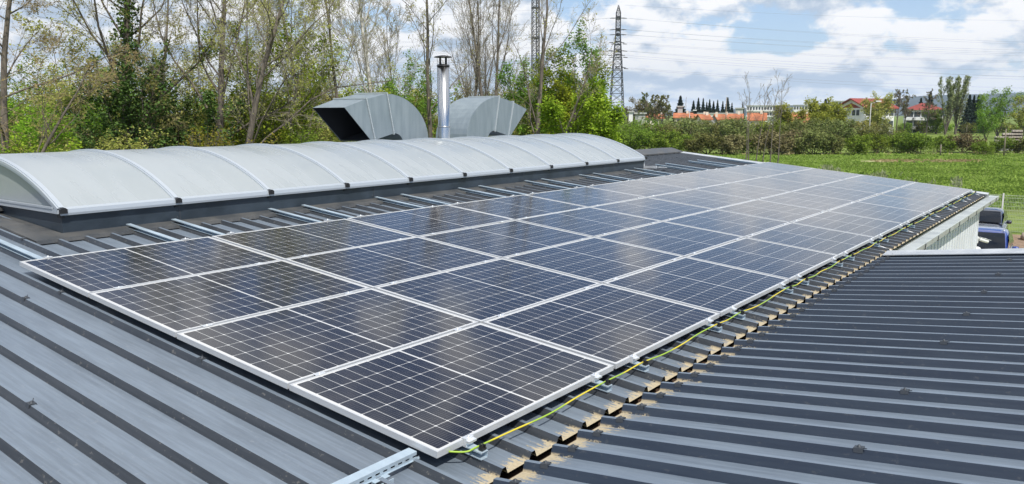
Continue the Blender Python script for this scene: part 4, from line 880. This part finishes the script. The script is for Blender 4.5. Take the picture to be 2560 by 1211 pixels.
# poles and lamps
def pole(px, D, ytop, label, lamp=False, m='wood'):
    H = 5.68 + (287 - ytop) / CF * D; root = empty('street_lamp' if lamp else 'utility_pole', frame_at(px, D), label, 'lamp' if lamp else 'pole')
    b = MB(); b.tube([(0, 0, 0), (0, 0, H)], [.13, .08], 6); b.build('pole', M[m], root)
    if lamp: b = MB(); b.bar((0, 0, H - .1), (1.1, 0, H + .25), .09); b.build('lamp_arm', M[m], root); b = MB(); b.box((.8, -.15, H + .2), (1.7, .15, H + .42)); b.build('lamp_head', M['white'], root)
pole(2176, 150, 258, 'pale street lamp before the gabled apartment block', True, 'conc'); pole(1815, 160, 244, 'tall wooden pole before the dark conifers'); pole(1724, 200, 279, 'short pale street lamp above the orange roofs', True, 'conc')
pole(1714, 330, 243, 'thin distant antenna pole right of the broad conifer'); pole(1809, 116, 347, 'low wooden post at the edge of the low hedge'); pole(2420, 240, 313, 'thin grey post on the far green strip'); pole(2519, 112, 322, 'wooden post in front of the stacked beams'); pole(2359, 113, 361, 'short wooden post before the low hedge'); pole(2003, 116, 358, 'short wooden post right of the saplings at the hedge')
# stacked concrete beams at the right edge
for i, (px, n, lv_, lab) in enumerate([(2506, 5, 3, 'lowest stack of pale concrete beams, left end'), (2524, 5, 4, 'middle stack of pale concrete beams'), (2547, 7, 5, 'tallest stack of pale concrete beams at the right edge')]):
    st = empty('beam_stack', frame_at(px, 128 + i, .1), lab, 'beam stack', 'stacks of concrete beams')
    for k in range(lv_):
        z = 1.05 + k * .48; b = MB()
        for q in range(n): b.box((-.70 + q * .28 * 5 / n, -1.2, z), (-.70 + q * .28 * 5 / n + .22 * 5 / n, 1.2, z + .26))
        b.build('course', M['beam'], st); b = MB(); b.box((-.75, -.9, z - .2), (.75, -.75, z - .004)); b.box((-.75, .75, z - .2), (.75, .9, z - .004)); b.build('bearer', M['barkd'], st)
    b = MB(); b.box((-.75, -1.2, -.0), (.75, 1.2, .84)); b.build('plinth', M['conc'], st)

# ------------------------------------------------------------------ mesh fence, boulder, camera, cars
fx = 42.75
fen = empty('mesh_fence', Matrix.Translation((fx, -2.76, GZ)), 'pale green welded mesh fence between yard and meadow', 'fence')
ftop = 1.86
for k in range(-4, 3):
    p = MB(); p.box((-.03, -.03, 0), (.03, .03, ftop + .06)); p.build('post', M['white'], fen, Matrix.Translation((0, 2.5 * k, 0)))
    if k < 2:
        m_ = MB(); y0, y1 = .04, 2.46
        for z in np.arange(.1, ftop + .01, .2): m_.bar((-.008, y0, z), (-.008, y1, z), .012)
        m_.bar((-.012, y0, ftop - .03), (-.012, y1, ftop - .03), .016)
        y = y0
        while y <= y1: m_.bar((0, y, .05), (0, y, ftop), .008); y += .0672
        m_.build('mesh_panel', M['fence'], fen, Matrix.Translation((0, 2.5 * k, 0)))
bp = at(2574, 574, 37); br = np.random.default_rng(6)
b = MB(); b.lathe([(0, -.1), (.55, 0), (.62, .25), (.5, .5), (.25, .62), (0, .64)], k=14); me = b.mesh('boulder'); me.transform(Matrix.Scale(.55, 4))
for v in me.vertices: v.co *= 1 + br.uniform(-.10, .10); v.co.x *= 1.25
me.materials.append(M['rock']); o = link('boulder', me, None, None, Matrix.Translation((bp[0], bp[1], GZ))); tag(o, 'pale beige boulder at the right edge by the mesh fence', 'boulder')
cam_t = empty('security_camera', Matrix.Translation((17.78, -4.70, -1.55)) @ Matrix.Scale(.8, 4), 'white bullet security camera on the far corner of the white wall', 'camera')
b = MB(); b.box((0, -.05, -.14), (.05, .05, .05)); b.build('mount', M['white'], cam_t)
b = MB(); b.tube([(.05, 0, 0), (.10, -.03, .0), (.12, -.08, -.02)], .022, 8); b.build('arm', M['white'], cam_t)
Mx = Matrix.Translation((.13, -.06, -.03)) @ Matrix.Rotation(R(-62), 4, 'Z') @ Matrix.Rotation(R(17), 4, 'Y')
b = MB(); b.lathe([(0, 0), (.045, 0), (.052, .02), (.052, .24), (.045, .25), (0, .25)], k=14, M=Mx @ Matrix.Rotation(R(90), 4, 'Y')); b.build('body', M['white'], cam_t)
b = MB(); b.box((-.01, -.055, .050), (.29, .055, .058), M=Mx); b.build('sun_hood', M['white'], cam_t)
b = MB(); b.lathe([(0, .251), (.04, .251), (.04, .247)], k=12, M=Mx @ Matrix.Rotation(R(90), 4, 'Y')); b.build('lens', M['black'], cam_t)
b = MB(); b.lathe([(.02, -.40), (.10, -.36), (.105, -.28), (.05, -.25), (0, -.25)], c=(.06, -.02, 0), k=14); b.build('junction_box', M['white'], cam_t)

def loft(mb, secs, mi=0, cap=True):
    n = len(secs[0]); mb.sheet([list(s) + [s[0]] for s in secs], mi, True)
    if cap: mb.add(secs[0], [tuple(range(n))]); mb.add(secs[-1], [tuple(range(n))[::-1]])
def sec(x, w, z0, z1, tw=None, p=4.5, n=20):
    tw = tw or w; out = []
    for k in range(n):
        a = 2 * math.pi * k / n; c, s = math.cos(a), math.sin(a); u = math.copysign(abs(c) ** (2 / p), c); v = math.copysign(abs(s) ** (2 / p), s)
        t = (v + 1) / 2; out.append((x, u * (w + (tw - w) * t), z0 + (z1 - z0) * t))
    return out
def car(px, D, H, paint, label, heading, rails=True, sticker=False):
    p = ground_at(px, D); root = empty('parked_car', Matrix.Translation(p) @ Matrix.Rotation(heading, 4, 'Z'), label, 'car', 'cars parked behind the white wall')
    k = H / 1.60
    b = MB(); loft(b, [sec(-2.12, .78, .40, .80 * k), sec(-2.05, .86, .32, .95 * k), sec(-1.2, .91, .24, 1.02 * k), sec(0, .92, .22, 1.02 * k), sec(.9, .91, .24, 1.02 * k, .86), sec(1.6, .90, .26, .95 * k, .80), sec(2.02, .84, .32, .82 * k, .70), sec(2.16, .72, .38, .70 * k, .6)]); b.build('body', M[paint], root)
    b = MB(); z0, z1 = .98 * k, H
    loft(b, [sec(-2.0, .80, z0 - .1, z0 + .1, .66), sec(-1.75, .82, z0 - .05, z1 - .10, .68), sec(-1.0, .84, z0 - .05, z1, .71), sec(-.2, .85, z0 - .05, z1, .72), sec(.25, .85, z0 - .05, z1 - .06, .71), sec(1.05, .84, z0 - .10, z0 + .04, .74)]); b.build('cabin', M[paint], root)
    def glass(name, q, m='glass'):
        g = MB(); g.add(q, [tuple(range(len(q)))]); c = Vector((-.5, 0, 1.2)); me_ = g.mesh(name); n_ = me_.polygons[0].normal
        return link(name, me_, M[m], root)
    e = .022
    ws = [(1.10 + e, -.74, z0 + .08), (1.10 + e, .74, z0 + .08), (.36 + e, .64, z1 - .07 + e), (.36 + e, -.64, z1 - .07 + e)]
    wsb = MB(); rows = []
    for t in np.linspace(0, 1, 5):
        rows.append([Vector(ws[0]).lerp(Vector(ws[3]), t).lerp(Vector(ws[1]).lerp(Vector(ws[2]), t), u) + Vector((.05 * (1 - (2 * u - 1) ** 2), 0, .03 * math.sin(math.pi * t))) for u in np.linspace(0, 1, 7)])
    wsb.sheet(rows, sm=True); wo_ = wsb.build('windscreen', M['glass'], root)
    if sticker:
        s_ = MB(); s_.box((.80, -.10, z1 - .40), (.83, .12, z1 - .22)); s_.build('paper_sheet', M['white'], wo_)
    for s in (-1, 1):
        y = s * .815
        for nm, x0, x1, x2, x3 in (('front_window', .80, -.30, -.30, .22), ('rear_window', -.38, -1.45, -1.25, -.38)):
            g = MB(); g.add([(x0, s * .862, z0 + .06), (x1, s * .868, z0 + .06), (x2, s * .765, z1 - .13), (x3, s * .765, z1 - .13)], [(0, 1, 2, 3)]); g.build(nm, M['glass'], root)
        m_ = MB(); m_.lathe([(0, -.11), (.07, -.09), (.09, 0), (.07, .09), (0, .11)], c=(0, 0, 0), k=12, M=Matrix.Translation((.78, s * 1.02, z0 + .10)) @ Matrix.Rotation(R(90), 4, 'X')); m_.bar((.78, s * .86, z0 + .04), (.78, s * .98, z0 + .08), .04); m_.build('wing_mirror', M[paint], root)
        if rails: m_ = MB(); m_.tube([(-1.5, s * .60, z1 - .03), (-1.4, s * .60, z1 + .05), (.05, s * .60, z1 + .05), (.18, s * .60, z1 - .02)], .018, 6); m_.build('roof_rail', M['chrome'], root)
        m_ = MB(); m_.box((1.92, s * .62 - .17, .66 * k), (2.12, s * .62 + .17, .78 * k)); m_.build('headlight', M['white'], root)
        for x in (-1.35, 1.35):
            m_ = MB(); m_.lathe([(0, -.1), (.22, -.1), (.33, -.08), (.34, 0), (.33, .08), (.22, .1), (0, .1)], k=18, M=Matrix.Translation((x, s * .80, .34)) @ Matrix.Rotation(R(90), 4, 'X')); m_.build('wheel', M['tyre'], root)
    g = MB(); g.box((2.10, -.5, .45), (2.18, .5, .60)); g.build('bumper', M['black'], root)
    w = MB(); w.bar((1.12, -.5, z0 + .085), (1.20, .15, z0 + .10), .02); w.build('wiper', M['black'], root)
car(2489, 28.6, 1.58, 'blue', 'blue car with roof rails parked nearest behind the white wall corner', math.pi + .045, True, True)
car(2484, 36.2, 1.44, 'navy', 'dark navy car parked behind the blue one, next to the mesh fence', math.pi + .045, False)

# ------------------------------------------------------------------ the air
hm = bpy.data.materials.new('air'); hm.use_nodes = True; nt = hm.node_tree; nt.nodes.remove(nt.nodes['Principled BSDF'])
pv = nd(nt, 'ShaderNodeVolumePrincipled'); pv.inputs['Color'].default_value = (.74, .86, 1.0, 1); pv.inputs['Density'].default_value = HAZE; pv.inputs['Anisotropy'].default_value = .2
nt.links.new(pv.outputs[0], nt.nodes['Material Output'].inputs['Volume'])
hb = MB(); hb.box((-2600, -6400, GZ - 1.2), (6400, 6400, 330)); tag(hb.build('haze', hm), kind='stuff')
